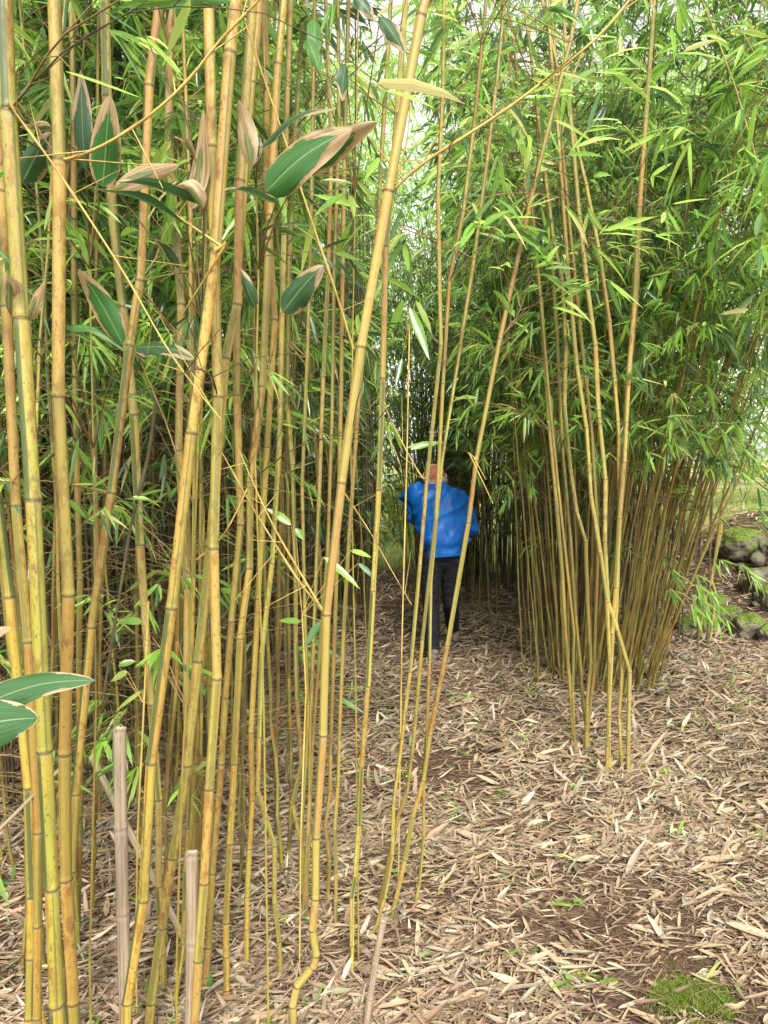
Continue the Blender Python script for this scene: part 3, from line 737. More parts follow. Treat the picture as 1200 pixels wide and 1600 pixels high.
add('c11', 'pale cane crossing behind the straight golden cane to lower left', [(397, -30), (386, 140), (375, 283), (371, 476), (352, 560), (341, 700), (329, 854), (309, 1033), (292, 1195), (270, 1340), (253, 1448), (236, 1566)], 18, 17, (.56, .44, .13), .5, Y=1.8, br=.15, sides=16)
add('c12', 'tawny cane with kink at mid height between the golden canes', [(408, -20), (395, 130), (381, 300), (370, 460), (370, 618), (376, 820), (362, 970), (352, 1090), (346, 1193), (332, 1364), (326, 1480), (318, 1570)], 12, 14, (.54, .34, .11), .6, Y=2.0, br=.25)
add('c13', 'orange cane at centre left dropping straight to a kinked foot', [(443, -20), (434, 101), (429, 202), (422, 337), (413, 454), (410, 604), (400, 700), (391, 753), (390, 888), (375, 997), (366, 1193), (353, 1441), (354, 1546)], 12, 14, (.58, .37, .09), .4, Y=1.95, br=.2)
add('c14', 'orange cane leaning beside its twin at centre left', [(412, -20), (417, 135), (415, 270), (422, 371), (429, 500), (427, 603), (417, 699), (408, 817), (403, 935), (402, 1060), (392, 1144), (394, 1250), (386, 1400), (385, 1550)], 10, 13, (.54, .37, .09), .2, Y=2.1, br=.2)
add('c15', 'slim lime cane bending sharply right near its foot', [(455, -20), (447, 200), (441, 480), (436, 700), (425, 880), (409, 1020), (405, 1151), (403, 1237), (416, 1280), (429, 1322), (429, 1411), (436, 1470), (439, 1526)], 9, 10, (.44, .42, .11), .5, minz=1.0, br=.2)
add('c16', 'slim cane with crooked foot between two twin canes', [(476, -20), (462, 200), (452, 400), (449, 631), (457, 726), (462, 911), (462, 1003), (464, 1094), (471, 1195), (457, 1256), (469, 1313), (471, 1398)], 8, 9, (.40, .37, .11), .7, minz=1.0, br=.2)
add('c17', 'slim straight cane with many bare twigs left of the great leaning cane', [(508, -20), (518, 236), (513, 420), (505, 589), (500, 689), (498, 793), (495, 901), (490, 1003), (486, 1104), (484, 1240), (478, 1364), (474, 1445)], 7, 8, (.46, .37, .12), .8, minz=1.0, br=.2)
add('c18', 'great golden cane leaning right through the middle with a crooked foot', [(676, -50), (658, 25), (636, 135), (607, 299), (582, 405), (564, 542), (548, 660), (534, 754), (521, 860), (510, 960), (507, 1060), (505, 1148), (494, 1308), (493, 1403), (488, 1452), (494, 1492), (489, 1511), (464, 1540), (457, 1571), (461, 1640)], 14.5, 17.5, (.66, .47, .16), .35, Y=1.86, lean=-.15, minz=1.0, br=0, sides=24)
add('c19', 'clear yellow cane with crisp green stripes right of the great leaning cane', [(636, -30), (621, 179), (603, 386), (598, 591), (592, 766), (583, 923), (575, 1072), (565, 1198), (561, 1288), (556, 1327), (555, 1369), (550, 1401), (550, 1477), (548, 1528)], 9, 11, (.60, .50, .13), 1, minz=1.9, br=.22, sides=18)
add('c20', 'thin mottled cane behind the great leaning cane', [(600, 180), (590, 350), (575, 490), (562, 600), (549, 709), (546, 830), (542, 935), (537, 982), (534, 1060), (530, 1155), (528, 1229), (523, 1296), (525, 1364), (524, 1445)], 7, 8, (.44, .34, .10), .4, minz=1.8, br=.3)
add('c21', 'thin bronze cane hugging the left side of the great leaning cane', [(545, -20), (538, 250), (535, 430), (533, 597), (530, 740), (527, 868), (520, 980), (520, 1060), (516, 1178), (516, 1235), (508, 1290), (515, 1347), (510, 1425)], 7, 8, (.44, .30, .09), .2, minz=1.75, br=.3)
add('c22', 'thin olive cane standing close to the crooked slim canes', [(492, -20), (487, 300), (480, 560), (472, 760), (476, 950), (482, 1100), (478, 1200), (472, 1290), (476, 1440)], 6, 7, (.34, .30, .09), 0, minz=1.75, br=.2)
add('c23', 'thin dark cane right of the crooked slim canes', [(528, -20), (530, 200), (522, 420), (519, 640), (512, 860), (497, 1050), (487, 1180), (483, 1300), (478, 1440)], 6, 7, (.30, .22, .08), 0, minz=1.75, br=.2)
G2 = 'slim canes standing before the person'
add('r1', 'leftmost slim olive cane of the four crossing the person', [(694, -20), (692, 135), (684, 304), (689, 540), (680, 640), (667, 750), (656, 883), (647, 959), (641, 1050), (628, 1155), (615, 1254), (613, 1335), (601, 1403), (589, 1445), (574, 1466)], 7, 7, (.50, .42, .12), .4, br=.75, leaves=1.0, minz=1.95, group=G2)
add('r2', 'dark olive cane whose lower half slants behind its neighbours', [(740, 200), (724, 330), (702, 440), (697, 489), (692, 600), (689, 640), (681, 812), (668, 910), (660, 999), (651, 1070), (646, 1160), (636, 1239), (621, 1279), (610, 1330), (602, 1370), (587, 1428)], 7, 7, (.34, .27, .08), .4, br=.75, leaves=1.0, minz=1.95, group=G2)
add('r3', 'slim striped cane crossing the middle of the blue jacket', [(790, -20), (775, 135), (761, 253), (741, 405), (719, 540), (705, 626), (690, 722), (682, 810), (673, 908), (671, 1036), (667, 1141), (662, 1222), (662, 1306), (655, 1381), (648, 1414)], 6, 7, (.46, .40, .11), .8, br=.75, leaves=1.0, minz=1.95, group=G2)
add('r4', 'spotted golden-brown cane leaning right past the right sleeve', [(905, -10), (891, 67), (865, 165), (832, 300), (800, 435), (781, 530), (770, 614), (744, 719), (732, 817), (710, 916), (699, 1009), (687, 1062), (672, 1148), (662, 1219), (645, 1276), (633, 1343), (619, 1404), (609, 1437)], 9, 8, (.46, .33, .10), .2, br=.75, leaves=1.0, minz=1.7, group=G2)
px_branch(C['r4'], [(744, 718), (738, 713), (731, 707)], 2.25, 2.2, .004, .003)
G3 = 'front canes of the right clump'
add('q1', 'leftmost straight cane in the front of the right clump', [(826, 330), (845, 470), (859, 673), (869, 783), (879, 905), (884, 1000), (892, 1090), (898, 1170)], 7, 8, (.44, .36, .11), .3, br=.38, leaves=1.0, minz=1.7, group=G3)
add('q2', 'second cane of the right clump, bowed gently to the left', [(850, 260), (864, 371), (878, 439), (884, 540), (882, 635), (891, 732), (901, 800), (915, 847), (918, 942), (923, 1036), (917, 1100), (916, 1178)], 7, 8, (.46, .39, .12), .3, br=.38, leaves=1.0, minz=1.7, group=G3)
add('q3', 'yellow cane of the right clump with a long straight lower half', [(875, 250), (887, 420), (901, 570), (916, 668), (923, 773), (938, 864), (948, 935), (953, 1036), (951, 1120), (952, 1206)], 8, 8, (.52, .45, .13), .3, br=.38, leaves=1.0, minz=1.7, group=G3)
add('q4', 'pale yellow cane of the right clump whose foot ends farthest right', [(893, 200), (905, 338), (918, 452), (930, 540), (935, 641), (946, 749), (945, 847), (950, 940), (965, 986), (984, 1050), (982, 1141), (981, 1210)], 8, 9, (.54, .48, .16), .3, br=.38, leaves=1.0, minz=1.7, group=G3)
add('q5', 'bright golden cane crossing its neighbour in the right clump', [(898, 216), (916, 290), (935, 388), (952, 503), (960, 591), (967, 682), (967, 783), (965, 905), (962, 969), (972, 1050), (967, 1121), (972, 1203)], 7, 8, (.56, .45, .13), .3, br=.38, leaves=1.0, minz=1.7, group=G3)
add('q6', 'tallest golden cane of the right clump leaning slightly right', [(1024, -20), (1022, 12), (1009, 186), (999, 324), (992, 472), (981, 601), (975, 722), (968, 810), (962, 918), (957, 990), (953, 1070), (948, 1206)], 8, 10, (.56, .42, .13), .2, br=.38, leaves=1.0, minz=1.7, group=G3)
add('q9', 'thin olive cane of the right clump with a bent foot', [(858, 350), (870, 520), (878, 700), (892, 850), (899, 960), (908, 1050), (911, 1104), (922, 1168)], 6, 7, (.38, .33, .09), .3, br=.5, leaves=1.0, minz=1.35, group=G3)
add('q10', 'thin tawny cane of the right clump bowing right at mid height', [(885, 300), (905, 500), (925, 680), (935, 840), (931, 950), (928, 1050), (921, 1110), (915, 1172)], 6, 7, (.42, .29, .09), 0, br=.5, leaves=1.0, minz=1.35, group=G3)
add('q11', 'darkest thin cane in the front row of the right clump', [(840, 420), (856, 600), (872, 760), (885, 880), (897, 990), (895, 1080), (899, 1187)], 5, 6, (.24, .17, .06), 0, br=.5, leaves=1.0, minz=1.35, group=G3)
add('q7', 'slender cane standing among the mossy rocks, straight one of the pair', [(1165, 560), (1145, 690), (1127, 800), (1114, 895), (1100, 945), (1094, 980), (1090, 1003)], 6, 6, (.46, .40, .12), 0, br=.3, leaves=1.0, group='canes among the mossy rocks')
add('q8', 'slender cane with a sharp elbow among the mossy rocks', [(1175, 560), (1148, 690), (1132, 766), (1126, 834), (1111, 903), (1119, 930), (1114, 965), (1109, 1003)], 5, 6, (.50, .43, .12), 0, br=.3, leaves=1.0, group='canes among the mossy rocks')
# named long branches
px_branch(C['c2'], [(95, 250), (111, 248), (159, 230), (230, 186), (297, 125), (338, 68), (400, 5), (440, -40)], 1.45, 1.35, .0042, .0026)
px_branch(C['c1'], [(13, 160), (30, 185), (80, 252), (130, 327), (200, 435), (257, 540), (300, 600), (345, 655)], 1.28, 1.40, .0030, .0015)
px_branch(C['c18'], [(612, 299), (640, 272), (670, 248), (717, 219), (800, 166), (864, 115), (935, 60), (985, 0), (1020, -50)], 1.76, 1.6, .0046, .0032)
px_branch(C['c18'], [(508, 960), (461, 901), (420, 834), (395, 795), (365, 740), (343, 700)], 1.85, 1.75, .0040, .0018)
px_branch(C['c18'], [(508, 960), (466, 890), (428, 825), (402, 770), (372, 700)], 1.84, 1.72, .0036, .0016)
px_branch(C['c18'], [(552, 545), (525, 456), (484, 338), (440, 202), (400, 88), (375, 10)], 1.75, 1.55, .0036, .0018)
px_branch(C['c18'], [(618, 298), (628, 250), (640, 200), (640, 150), (652, 60)], 1.76, 1.7, .0024, .0012)
px_branch(C['c20'], [(538, 770), (560, 803), (582, 837), (612, 892), (643, 945)], 2.5, 2.45, .0028, .0016)
px_branch(C['r1'], [(667, 750), (660, 748), (643, 719), (622, 680), (603, 641), (596, 600)], 2.3, 2.3, .0028, .0015)
px_branch(C['c13'], [(391, 753), (370, 800), (345, 845), (300, 880)], 1.95, 1.9, .003, .0016)
px_branch(C['c9'], [(337, 391), (352, 383), (356, 378)], 1.52, 1.5, .006, .005)
px_branch(C['c5'], [(190, 560), (240, 660), (270, 710), (315, 850), (330, 1000)], 1.95, 1.9, .0022, .0012, M_TWIGD)
px_branch(C['c7'], [(245, 620), (232, 720), (205, 810), (195, 880), (175, 1000), (160, 1100)], 1.75, 1.8, .0055, .004, M_TWIGD)

# extra canes along the left edge and lower left, shadowed
random.seed(33)
for q in range(26):
    px = random.uniform(-150, 330); y = random.uniform(1.75, 2.7)
    if random.random() < .35: y = random.uniform(2.5, 3.6); px = random.uniform(60, 450)
    x = (px-CX)/F*y
    spawn('twiggy', x, y, random.random()*6.28, (random.uniform(0, .10), random.random()*6.28), random.uniform(.7, .95), random.choice((OLIVE, BROWN, OLIVE, GOLD, SHADEG, SHADEG)), random.choice((0, .9)),
          'slender weathered @ cane between the bolder left canes', 'filler canes of the left grove')
# leaning dead sticks low down on the left
M_DEAD = mat_simple('dead_cane', (.46, .38, .30), (.26, .18, .14), (45, 45, 6), .75, .4, .2)
def dead_culm(name, label, pts, wb, wt, Y, cut=True, cat='cut cane', group=None):
    P = [at(px, py, Y) for px, py in pts][::-1]
    if P[0].z > .02:
        d = (P[0]-P[1]).normalized(); P.insert(0, P[0]+d*((P[0].z+.03)/-d.z))
    base = P[0].copy(); rb, rt = wb/2*Y/F, wt/2*Y/F
    root = empty(name, base, label, cat, group)
    c = link('culm', culm_mesh('culm', [p-base for p in P], list(np.linspace(rb, rt, len(P))), 18, cut_top=cut, seed=len(label)), M_DEADC, root)
    c.color = (.44, .36, .29, 0); return root
def mat_deadculm():
    m, t = newmat('dead_culm'); g = G(t); uvn = g.n('ShaderNodeUVMap').outputs[0]; tc = g.n('ShaderNodeTexCoord').outputs['Object']
    f = g.noise(g.scalev(uvn, (18, .8, 1)), 1.0, 5, .75); n = g.noise(g.scalev(tc, (50, 50, 18)), 1.0, 4, .7)
    c = g.mix(g.ramp(f, .35, .7), (.38, .30, .20), (.17, .12, .08)); c = g.mix(g.ramp(n, .5, .75, 0, .5), c, (.16, .11, .08))
    c = g.mix(g.math('MULTIPLY', g.attr('powder', 'Fac'), .5), c, (.56, .47, .36)); c = g.mix(g.math('MULTIPLY', g.attr('ring', 'Fac'), .7), c, (.20, .14, .10))
    g.out(g.bsdf(c, .75, .25, g.bump(f, .5, .003))); return m
M_DEADC = mat_deadculm()
dead_culm('cut_cane_post', 'taller grey cut cane post near the lower left', [(187, 1138), (189, 1293), (192, 1426), (196, 1600)], 20, 20, 1.62)
dead_culm('cut_cane_post', 'shorter grey cut cane post with a pale cut top', [(300, 1332), (300, 1472), (298, 1620)], 20, 20, 1.66)
dead_culm('cut_cane_post', 'slanting purplish dead stick at the bottom centre', [(599, 1440), (587, 1499), (578, 1560), (570, 1620)], 11, 11, 1.86)
dead_culm('cut_cane_post', 'short broken orange stub beside the crooked foot', [(508, 1556), (503, 1585), (498, 1620)], 7, 7, 1.9)
def fallen(label, a, b, Ya, Yb, wpx):
    A, B = at(*a, Ya), at(*b, Yb); base = B.copy(); L = (A-B).length; n = max(3, int(L/.16))
    P = [B.lerp(A, k/n)-base for k in range(n+1)]; root = empty('fallen_cane', base, label, 'fallen cane')
    link('culm', culm_mesh('culm', P, [wpx/2*Ya/F]*len(P), 10, seed=3), M_DEADC, root)
fallen('pale dead cane leaning diagonally behind the two cut posts', (142, 1180), (335, 1560), 2.2, 2.02, 11)
fallen('thin dead stick lying on the leaves right of the short post', (352, 1480), (430, 1590), 2.15, 1.95, 6)
fallen('thin grey stick leaning across the lower left corner', (-5, 1300), (110, 1185), 1.4, 1.6, 6)

# ------------------------------------------------------------------ broad leaves
ML_DRY = mat_bigleaf('broad_leaf_dry', (.035, .11, .025), (.56, .43, .25), .80, 1.1)
ML_CREAM = mat_bigleaf('broad_leaf_cream', (.04, .10, .035), (.66, .56, .36), 1.05, .38, .4)
ML_BLUE = mat_bigleaf('broad_leaf_dark', (.03, .075, .028), (.52, .42, .28), .88, .8, .42)
ML_TAN = mat_bigleaf('broad_leaf_tan', (.10, .13, .04), (.54, .42, .25), .30, 1.4)
ML_GREEN = mat_bigleaf('broad_leaf_green', (.05, .13, .025), (.50, .42, .24), 1.7, .4)
def broad_leaf(parent, pb, base, tip, wpx, Y0, Y1, mat, face=0.0, cup=.15, bendo=.12, curl=0.0):
    """blade from petiole to tip. face: roll about the midrib (0 = flat to the viewer)"""
    A, B = at(*base, Y0), at(*tip, Y1); L = (B-A).length; Wd = wpx*(Y0+Y1)/2/F
    d = (B-A).normalized(); view = ((A+B)/2-Vector((0, 0, CAMZ))).normalized()
    s = d.cross(view).normalized(); nrm = s.cross(d).normalized()
    s2 = s*math.cos(face)+nrm*math.sin(face); n2 = s2.cross(d).normalized()
    if n2.z < 0 and abs(n2.z) > .2: bend_dir = Vector((0, 0, 1))
    nu, nv = 18, 9; V, uv = [], []
    ph = random.random()*6
    for i in range(nu+1):
        t = i/nu; ww = (math.sin(math.pi*min(1, t**.75))**.62 if 0 < t < 1 else 0.0)*(1-.18*t)
        ww = max(ww, .03 if t == 0 else 0.004)
        c = A+d*L*t+Vector((0, 0, 1))*L*bendo*math.sin(math.pi*t)+n2*L*.03*math.sin(5*t+ph)
        for j in range(nv):
            u = j/(nv-1); q = (u-.5)*2
            h = cup*q*q*Wd+.10*Wd*abs(q)*math.sin(9*t+ph+q*2)*abs(q)+curl*Wd*q*max(0, t-.4)*1.2
            V.append(c+s2*q*.5*Wd*ww*(1-.12*abs(curl))+n2*h*ww-pb); uv.append((u, t))
    Qs = [(i*nv+j, i*nv+j+1, (i+1)*nv+j+1, (i+1)*nv+j) for i in range(nu) for j in range(nv-1)]
    return link('leaf', np_mesh('leaf', [tuple(v) for v in V], Qs, None, uv), mat, parent)
def sasa(label, stem_px, Y, leaves, rpx=4):
    """a low broad-leaved bamboo shoot: stem from the ground, petioles and leaves"""
    P = [at(px, py, Y) for px, py in stem_px][::-1]
    d = (P[0]-P[1]).normalized()
    if P[0].z > 0.02: P.insert(0, P[0]+Vector((d.x*.3, 0, -1))*(P[0].z+.03))
    base = P[0].copy(); root = empty('broad_leaf_shoot', base, label, 'broad-leaved shoot', 'broad-leaved shoots in the left grove')
    N = smooth_nodes(P, 0, 1, 1); r = rpx/2*Y/F
    c = link('stem', culm_mesh('stem', [p-base for p in N], [r*(1-.3*k/len(N)) for k in range(len(N))], 8, seed=2), M_CULM, root); c.color = (*OLIVE, 0)
    tb = Tubes()
    for (b, t, w_, y0, y1, m_, f, cp, bo, cu) in leaves:
        A = at(*b, y0); k = min(range(len(N)), key=lambda i: (N[i]-A).length+(.4 if N[i].z > A.z+.02 else 0))
        S = N[k]; mid = (S+A)/2+Vector((0, 0, .02)); tb.add([S-base, mid-base, A-base], [.0022, .0018, .0014], 5)
        broad_leaf(root, base, b, t, w_, y0, y1, m_, f, cp, bo, cu)
    link('petioles', tb.mesh('petioles'), M_TWIG, root)
sasa('shoot bearing the big two-toned withered leaves before the orange twin canes', [(400, 300), (404, 420), (398, 700), (412, 1100), (418, 1500)], 1.75, [
    ((414, 300), (550, 198), 66, 1.48, 1.42, ML_DRY, .35, .12, .05, .2), ((468, 272), (590, 192), 46, 1.50, 1.44, ML_DRY, -.2, .15, .04, -.2),
    ((405, 228), (525, 166), 24, 1.5, 1.4, ML_BLUE, 1.1, .2, .08, .3), ((432, 316), (350, 298), 26, 1.45, 1.4, ML_CREAM, 1.15, .2, .05, .4),
    ((402, 245), (376, 180), 26, 1.6, 1.62, ML_BLUE, .4, .2, .02, 0), ((398, 480), (374, 420), 24, 1.62, 1.6, ML_BLUE, .5, .3, .02, .2),
    ((440, 488), (506, 414), 46, 1.6, 1.55, ML_BLUE, .3, .15, .02, 0), ((395, 260), (372, 155), 34, 1.58, 1.55, ML_TAN, .3, .2, .03, .2)])
sasa('shoot with curled cream-edged leaves around the forked pair', [(322, 330), (316, 500), (306, 800), (285, 1200), (276, 1500)], 1.7, [
    ((320, 318), (180, 288), 34, 1.42, 1.36, ML_CREAM, 1.05, .3, .05, .5), ((290, 350), (134, 288), 26, 1.45, 1.38, ML_CREAM, 1.2, .2, .04, .2),
    ((180, 296), (280, 258), 34, 1.5, 1.48, ML_TAN, .3, .2, .05, .1), ((300, 328), (320, 170), 32, 1.62, 1.58, ML_TAN, .5, .2, 0, .3),
    ((318, 326), (274, 292), 34, 1.4, 1.38, ML_TAN, .6, .5, .2, .5), ((304, 246), (272, 214), 18, 1.6, 1.55, ML_TAN, .9, .3, .1, .3),
    ((210, 540), (304, 560), 34, 1.6, 1.55, ML_BLUE, .7, .15, .05, 0), ((280, 420), (240, 372), 16, 1.6, 1.55, ML_BLUE, .5, .15, .1, 0),
    ((246, 8), (362, 2), 34, 1.5, 1.45, ML_GREEN, .5, .15, .1, 0)])
sasa('shoot with tan-topped green leaves left of the pale yellow cane', [(150, 290), (140, 420), (146, 700), (150, 1100), (140, 1500)], 1.8, [
    ((160, 292), (172, 148), 50, 1.6, 1.55, ML_DRY, .1, .12, 0, .1), ((134, 266), (124, 108), 32, 1.65, 1.62, ML_BLUE, .3, .15, 0, 0),
    ((34, 284), (80, 206), 42, 1.5, 1.45, ML_BLUE, .3, .2, .02, 0), ((192, 538), (122, 420), 40, 1.5, 1.42, ML_DRY, .1, .15, .05, .2),
    ((102, 508), (196, 548), 20, 1.5, 1.5, ML_GREEN, .8, .2, .12, 0), ((14, 486), (12, 426), 34, 1.3, 1.24, ML_TAN, .5, .4, .1, .5),
    ((44, 500), (66, 440), 24, 1.3, 1.26, ML_TAN, .6, .3, 0, .4), ((80, 200), (30, 200), 18, 1.6, 1.6, ML_TAN, .6, .3, 0, .4)])
sasa('low shoot with two cream-edged green leaves reaching in from the left', [(-60, 1105), (-70, 1250), (-66, 1500)], 1.0, [
    ((-75, 1118), (152, 1064), 58, .98, .95, ML_CREAM, .35, .10, .06, .1), ((-85, 1150), (62, 1122), 84, .92, .90, ML_CREAM, .25, .12, .05, -.1),
    ((-60, 1010), (18, 980), 26, 1.0, 1.0, ML_TAN, .3, .1, .02, 0)], 6)
sasa('drooping blue-green leaves beside the top of the great leaning cane', [(560, -10), (555, 300), (548, 700), (556, 1100), (560, 1450)], 2.1, [
    ((594, 28), (634, 84), 26, 1.8, 1.75, ML_BLUE, .3, .15, .05, 0), ((556, -5), (584, 30), 24, 1.8, 1.8, ML_BLUE, .5, .15, .05, 0),
    ((540, 100), (534, 160), 22, 1.9, 1.85, ML_BLUE, .4, .15, .02, 0), ((480, 60), (500, 110), 20, 1.9, 1.85, ML_GREEN, .2, .15, .02, 0),
    ((490, 30), (492, 95), 26, 1.95, 1.9, ML_GREEN, .3, .1, 0, 0)], 3)

# loose single leaves seen against the left canes and trunks: short leafy shoots at eye height
def leafy_shoot(label, stem_px, Y, cl):
    P = [at(px, py, Y) for px, py in stem_px][::-1]
    if P[0].z > .02: P.insert(0, P[0]+Vector((0, 0, -1))*(P[0].z+.03))
    base = P[0].copy(); root = empty('leafy_shoot', base, label, 'leafy shoot', 'small green shoots')
    tb = Tubes(); tb.add([p-base for p in P], [.0028]*len(P), 6); O, D, L, W_ = [], [], [], []
    for (b, t, w_) in cl:
        A, B = at(*b, Y), at(*t, Y+random.gauss(0, .03)); k = min(P, key=lambda p: (p-A).length)
        tb.add([k-base, A-base], [.001, .0008], 4); O.append(tuple(A-base)); D.append(tuple(B-A)); L.append((B-A).length); W_.append(w_*Y/F)
    link('stem', tb.mesh('stem'), M_TWIGY, root)
    u = np.tile(np.array([[0.1, -1.0, .5]]), (len(O), 1))+rng.normal(0, .25, (len(O), 3))
    f = link('foliage', leaf_mesh('foliage', np.array(O), np.array(D), L, W_, [.1]*len(O), pick_greens(len(O), P_LIGHT), up=u), M_LEAF, root); f['kind'] = 'stuff'
leafy_shoot('small green shoot with a few leaves low in the left canes', [(232, 940), (225, 1100), (215, 1300), (212, 1500)], 1.9,
            [((222, 972), (182, 965), 14), ((200, 1050), (172, 1062), 14), ((222, 1080), (178, 1108), 8), ((185, 1040), (214, 1030), 12)])
leafy_shoot('small green shoot at the foot of the great leaning cane', [(472, 960), (478, 1080), (470, 1300), (468, 1500)], 2.1,
            [((502, 970), (474, 1010), 14), ((470, 972), (434, 966), 11), ((505, 870), (565, 915), 12), ((548, 860), (582, 868), 10), ((560, 880), (590, 905), 9), ((455, 820), (415, 788), 14), ((462, 826), (474, 842), 12)])
leafy_shoot('small bright shoot with pointed leaves right of the yellow striped cane', [(640, 500), (636, 700), (628, 1000), (622, 1400)], 2.4,
            [((632, 470), (606, 520), 14), ((640, 480), (672, 556), 16), ((650, 470), (676, 520), 12), ((628, 560), (618, 600), 10), ((636, 700), (700, 684), 10), ((670, 695), (640, 700), 9)])

# shed sheaths and leaves heaped against the feet of the traced canes
O, D, L, W_, Cc = [], [], [], [], []
for key, (root_, N_, b_) in C.items():
    for q in range(16):
        a = random.random()*6.28; r_ = random.uniform(.01, .09); x, y = b_.x+math.cos(a)*r_, b_.y+math.sin(a)*r_
        if y > 7: continue
        L_ = random.uniform(.04, .11); el = random.uniform(.1, 1.1) if random.random() < .5 else .1; az = a+math.pi+random.gauss(0, .9)
        O.append((x, y, hgt(x, y)+.008)); D.append((math.cos(az)*math.cos(el), math.sin(az)*math.cos(el), math.sin(el))); L.append(L_); W_.append(L_*random.uniform(.12, .25))
        Cc.append(LIT[random.randrange(9)]*random.uniform(.7, 1.1))
n = len(O); tag(link('sheath_debris', leaf_mesh('sheath_debris', np.array(O), np.array(D), L, W_, [.2]*n, np.array(Cc)), M_LIT), 'papery brown sheaths heaped around the feet of the canes', 'dry sheaths', kind='stuff')

# ------------------------------------------------------------------ rocks
import bmesh
def rock(label, px, py, wpx, hpx, mossy=1.0, seed=0, sq=1.0, name='rock', cat='rock', dy=0):
    g0 = gnd(px, py); Yr = g0.y+dy; sx = wpx/2*Yr/F; sz = hpx/2*Yr/F
    bm = bmesh.new(); bmesh.ops.create_icosphere(bm, subdivisions=5, radius=1)
    for v in bm.verts:
        c = v.co.copy(); q = Vector((max(-.72, min(.72, c.x)), max(-.75, min(.75, c.y)), max(-.7, min(.62, c.z))))
        c = c.lerp(q*1.25, .6*sq)
        n = noise.noise(c*1.3+Vector((seed*7, 0, 0)))*.28+noise.noise(c*3.1+Vector((seed, 5, 0)))*.12+noise.noise(c*9+Vector((seed, 5, 0)))*.045+noise.noise(c*26)*.02
        c = c*(1+n); v.co = Vector((c.x*sx, c.y*sx*.8, c.z*sz))
    me = bpy.data.meshes.new(name); bm.to_mesh(me); bm.free()
    a = me.attributes.new('mossy', 'FLOAT', 'POINT'); a.data.foreach_set('value', np.full(len(me.vertices), mossy, np.float32))
    o = link(name, me, M_ROCK); o.location = (g0.x, Yr, hgt(g0.x, Yr)+sz*.62); o.rotation_euler = (random.gauss(0, .1), random.gauss(0, .1), seed)
    tag(o, label, cat, 'rocks on the right bank'); return o
rock('flat dark mossy stone behind the straight slender cane', 1085, 985, 62, 30, 1, 1)
rock('broad low stone with a mossy crown behind the elbowed cane', 1132, 978, 58, 40, 1, 2)
rock('rounded mossy boulder standing alone on the leaves', 1167, 992, 46, 44, 1, 3, .6)
rock('mossy stone at the right edge beside the rounded boulder', 1204, 1000, 44, 34, 1, 4)
rock('mossy stone above the right edge boulder', 1206, 952, 44, 46, 1, 5, .6)
rock('squared grey ledge stone on the right bank', 1200, 925, 66, 50, .3, 6, 1.0)
rock('large smooth grey boulder at the right edge', 1215, 888, 80, 60, .25, 7, .8)
rock('wide mossy hummock at the top of the bank', 1158, 868, 95, 52, 1, 8, .3)
rock('tiny mossy stone lying alone on the open litter', 1153, 1116, 22, 14, 1, 9)
rock('small dark stone half buried below the ledge', 1120, 945, 40, 18, .9, 10)
for k in range(8):
    rock('small broken grey stone scattered on the leafy bank', random.uniform(1150, 1230), random.uniform(885, 950), random.uniform(18, 34), random.uniform(10, 18), .4, 20+k)

# ------------------------------------------------------------------ bare stump pile beside the tunnel
# ------------------------------------------------------------------ trees and shrubs in the bright clearing
def crown_tree(name, label, x, y, h, rw, trunk_r, n, base, group, lf=.16, cat='tree', low=.25):
    z0 = hgt(x, y); root = empty(name, (x, y, z0), label, cat, group); tb = Tubes()
    tp = [Vector((0, 0, -.1)), Vector((.04, .02, h*.25)), Vector((-.05, .05, h*.5)), Vector((0, 0, h*.85))]
    tb.add(tp, [trunk_r, trunk_r*.8, trunk_r*.6, trunk_r*.15], 8)
    cl = []
    for q in range(26):
        a = random.random()*6.28; zz = h*random.uniform(low, .98); rr = rw*math.sqrt(max(.05, 1-((zz/h-.55)/.5)**2))*random.uniform(.45, 1)
        e = Vector((math.cos(a)*rr, math.sin(a)*rr, zz)); s = Vector((0, 0, max(.1, zz-rr*.6)))
        tb.add([s, (s+e)/2+Vector((0, 0, .06*h)), e], [trunk_r*.3, trunk_r*.18, .006], 4); cl.append((e, rw*random.uniform(.22, .42)))
    link('trunk', tb.mesh('trunk'), M_TWIGD, root)
    k = rng.integers(0, len(cl), n); Cn = np.array([tuple(cl[i][0]) for i in k]); rad = np.array([cl[i][1] for i in k])[:, None]
    Dd = rng.normal(0, 1, (n, 3)); Dd /= np.linalg.norm(Dd, axis=1, keepdims=True); Dd *= rng.random((n, 1))**.45
    Dd[:, 2] *= .7; O = Cn+Dd*rad; D = rng.normal(0, 1, (n, 3)); D[:, 2] -= .3
    Cc = np.array(base)*(.6+.8*rng.random((n, 1)))
    L = lf*(.6+.8*rng.random(n)); f = link('crown', leaf_mesh('crown', O, D, L, L*.42, rng.normal(.1, .2, n), Cc, full=False), M_LEAF, root); f['kind'] = 'stuff'
random.seed(9)
FG = 'trees and shrubs around the sunlit clearing'
for k, (x, y, h, rw, c) in enumerate([(-3.5, 17, 4.5, 2.4, (.20, .30, .06)), (.6, 21, 6.0, 3.0, (.16, .26, .06)), (4.2, 19, 4.8, 2.6, (.22, .32, .06)), (9.5, 16, 6.5, 3.4, (.20, .33, .06)),
                                      (13.5, 21, 8, 4, (.15, .26, .06)), (-9, 20, 7, 3.6, (.14, .22, .06)), (8.5, 25, 9, 4.4, (.13, .22, .06))]):
    crown_tree('tree', ['light green tree beyond the left thicket', 'broad tree straight beyond the tunnel mouth', 'bushy tree right of the tunnel end', 'bright green tree above the right bank',
                        'tall tree far beyond the right bank', 'tree far beyond the left grove', 'tallest tree in the far distance'][k], x, y, h, rw, .14, 5200, c, FG)
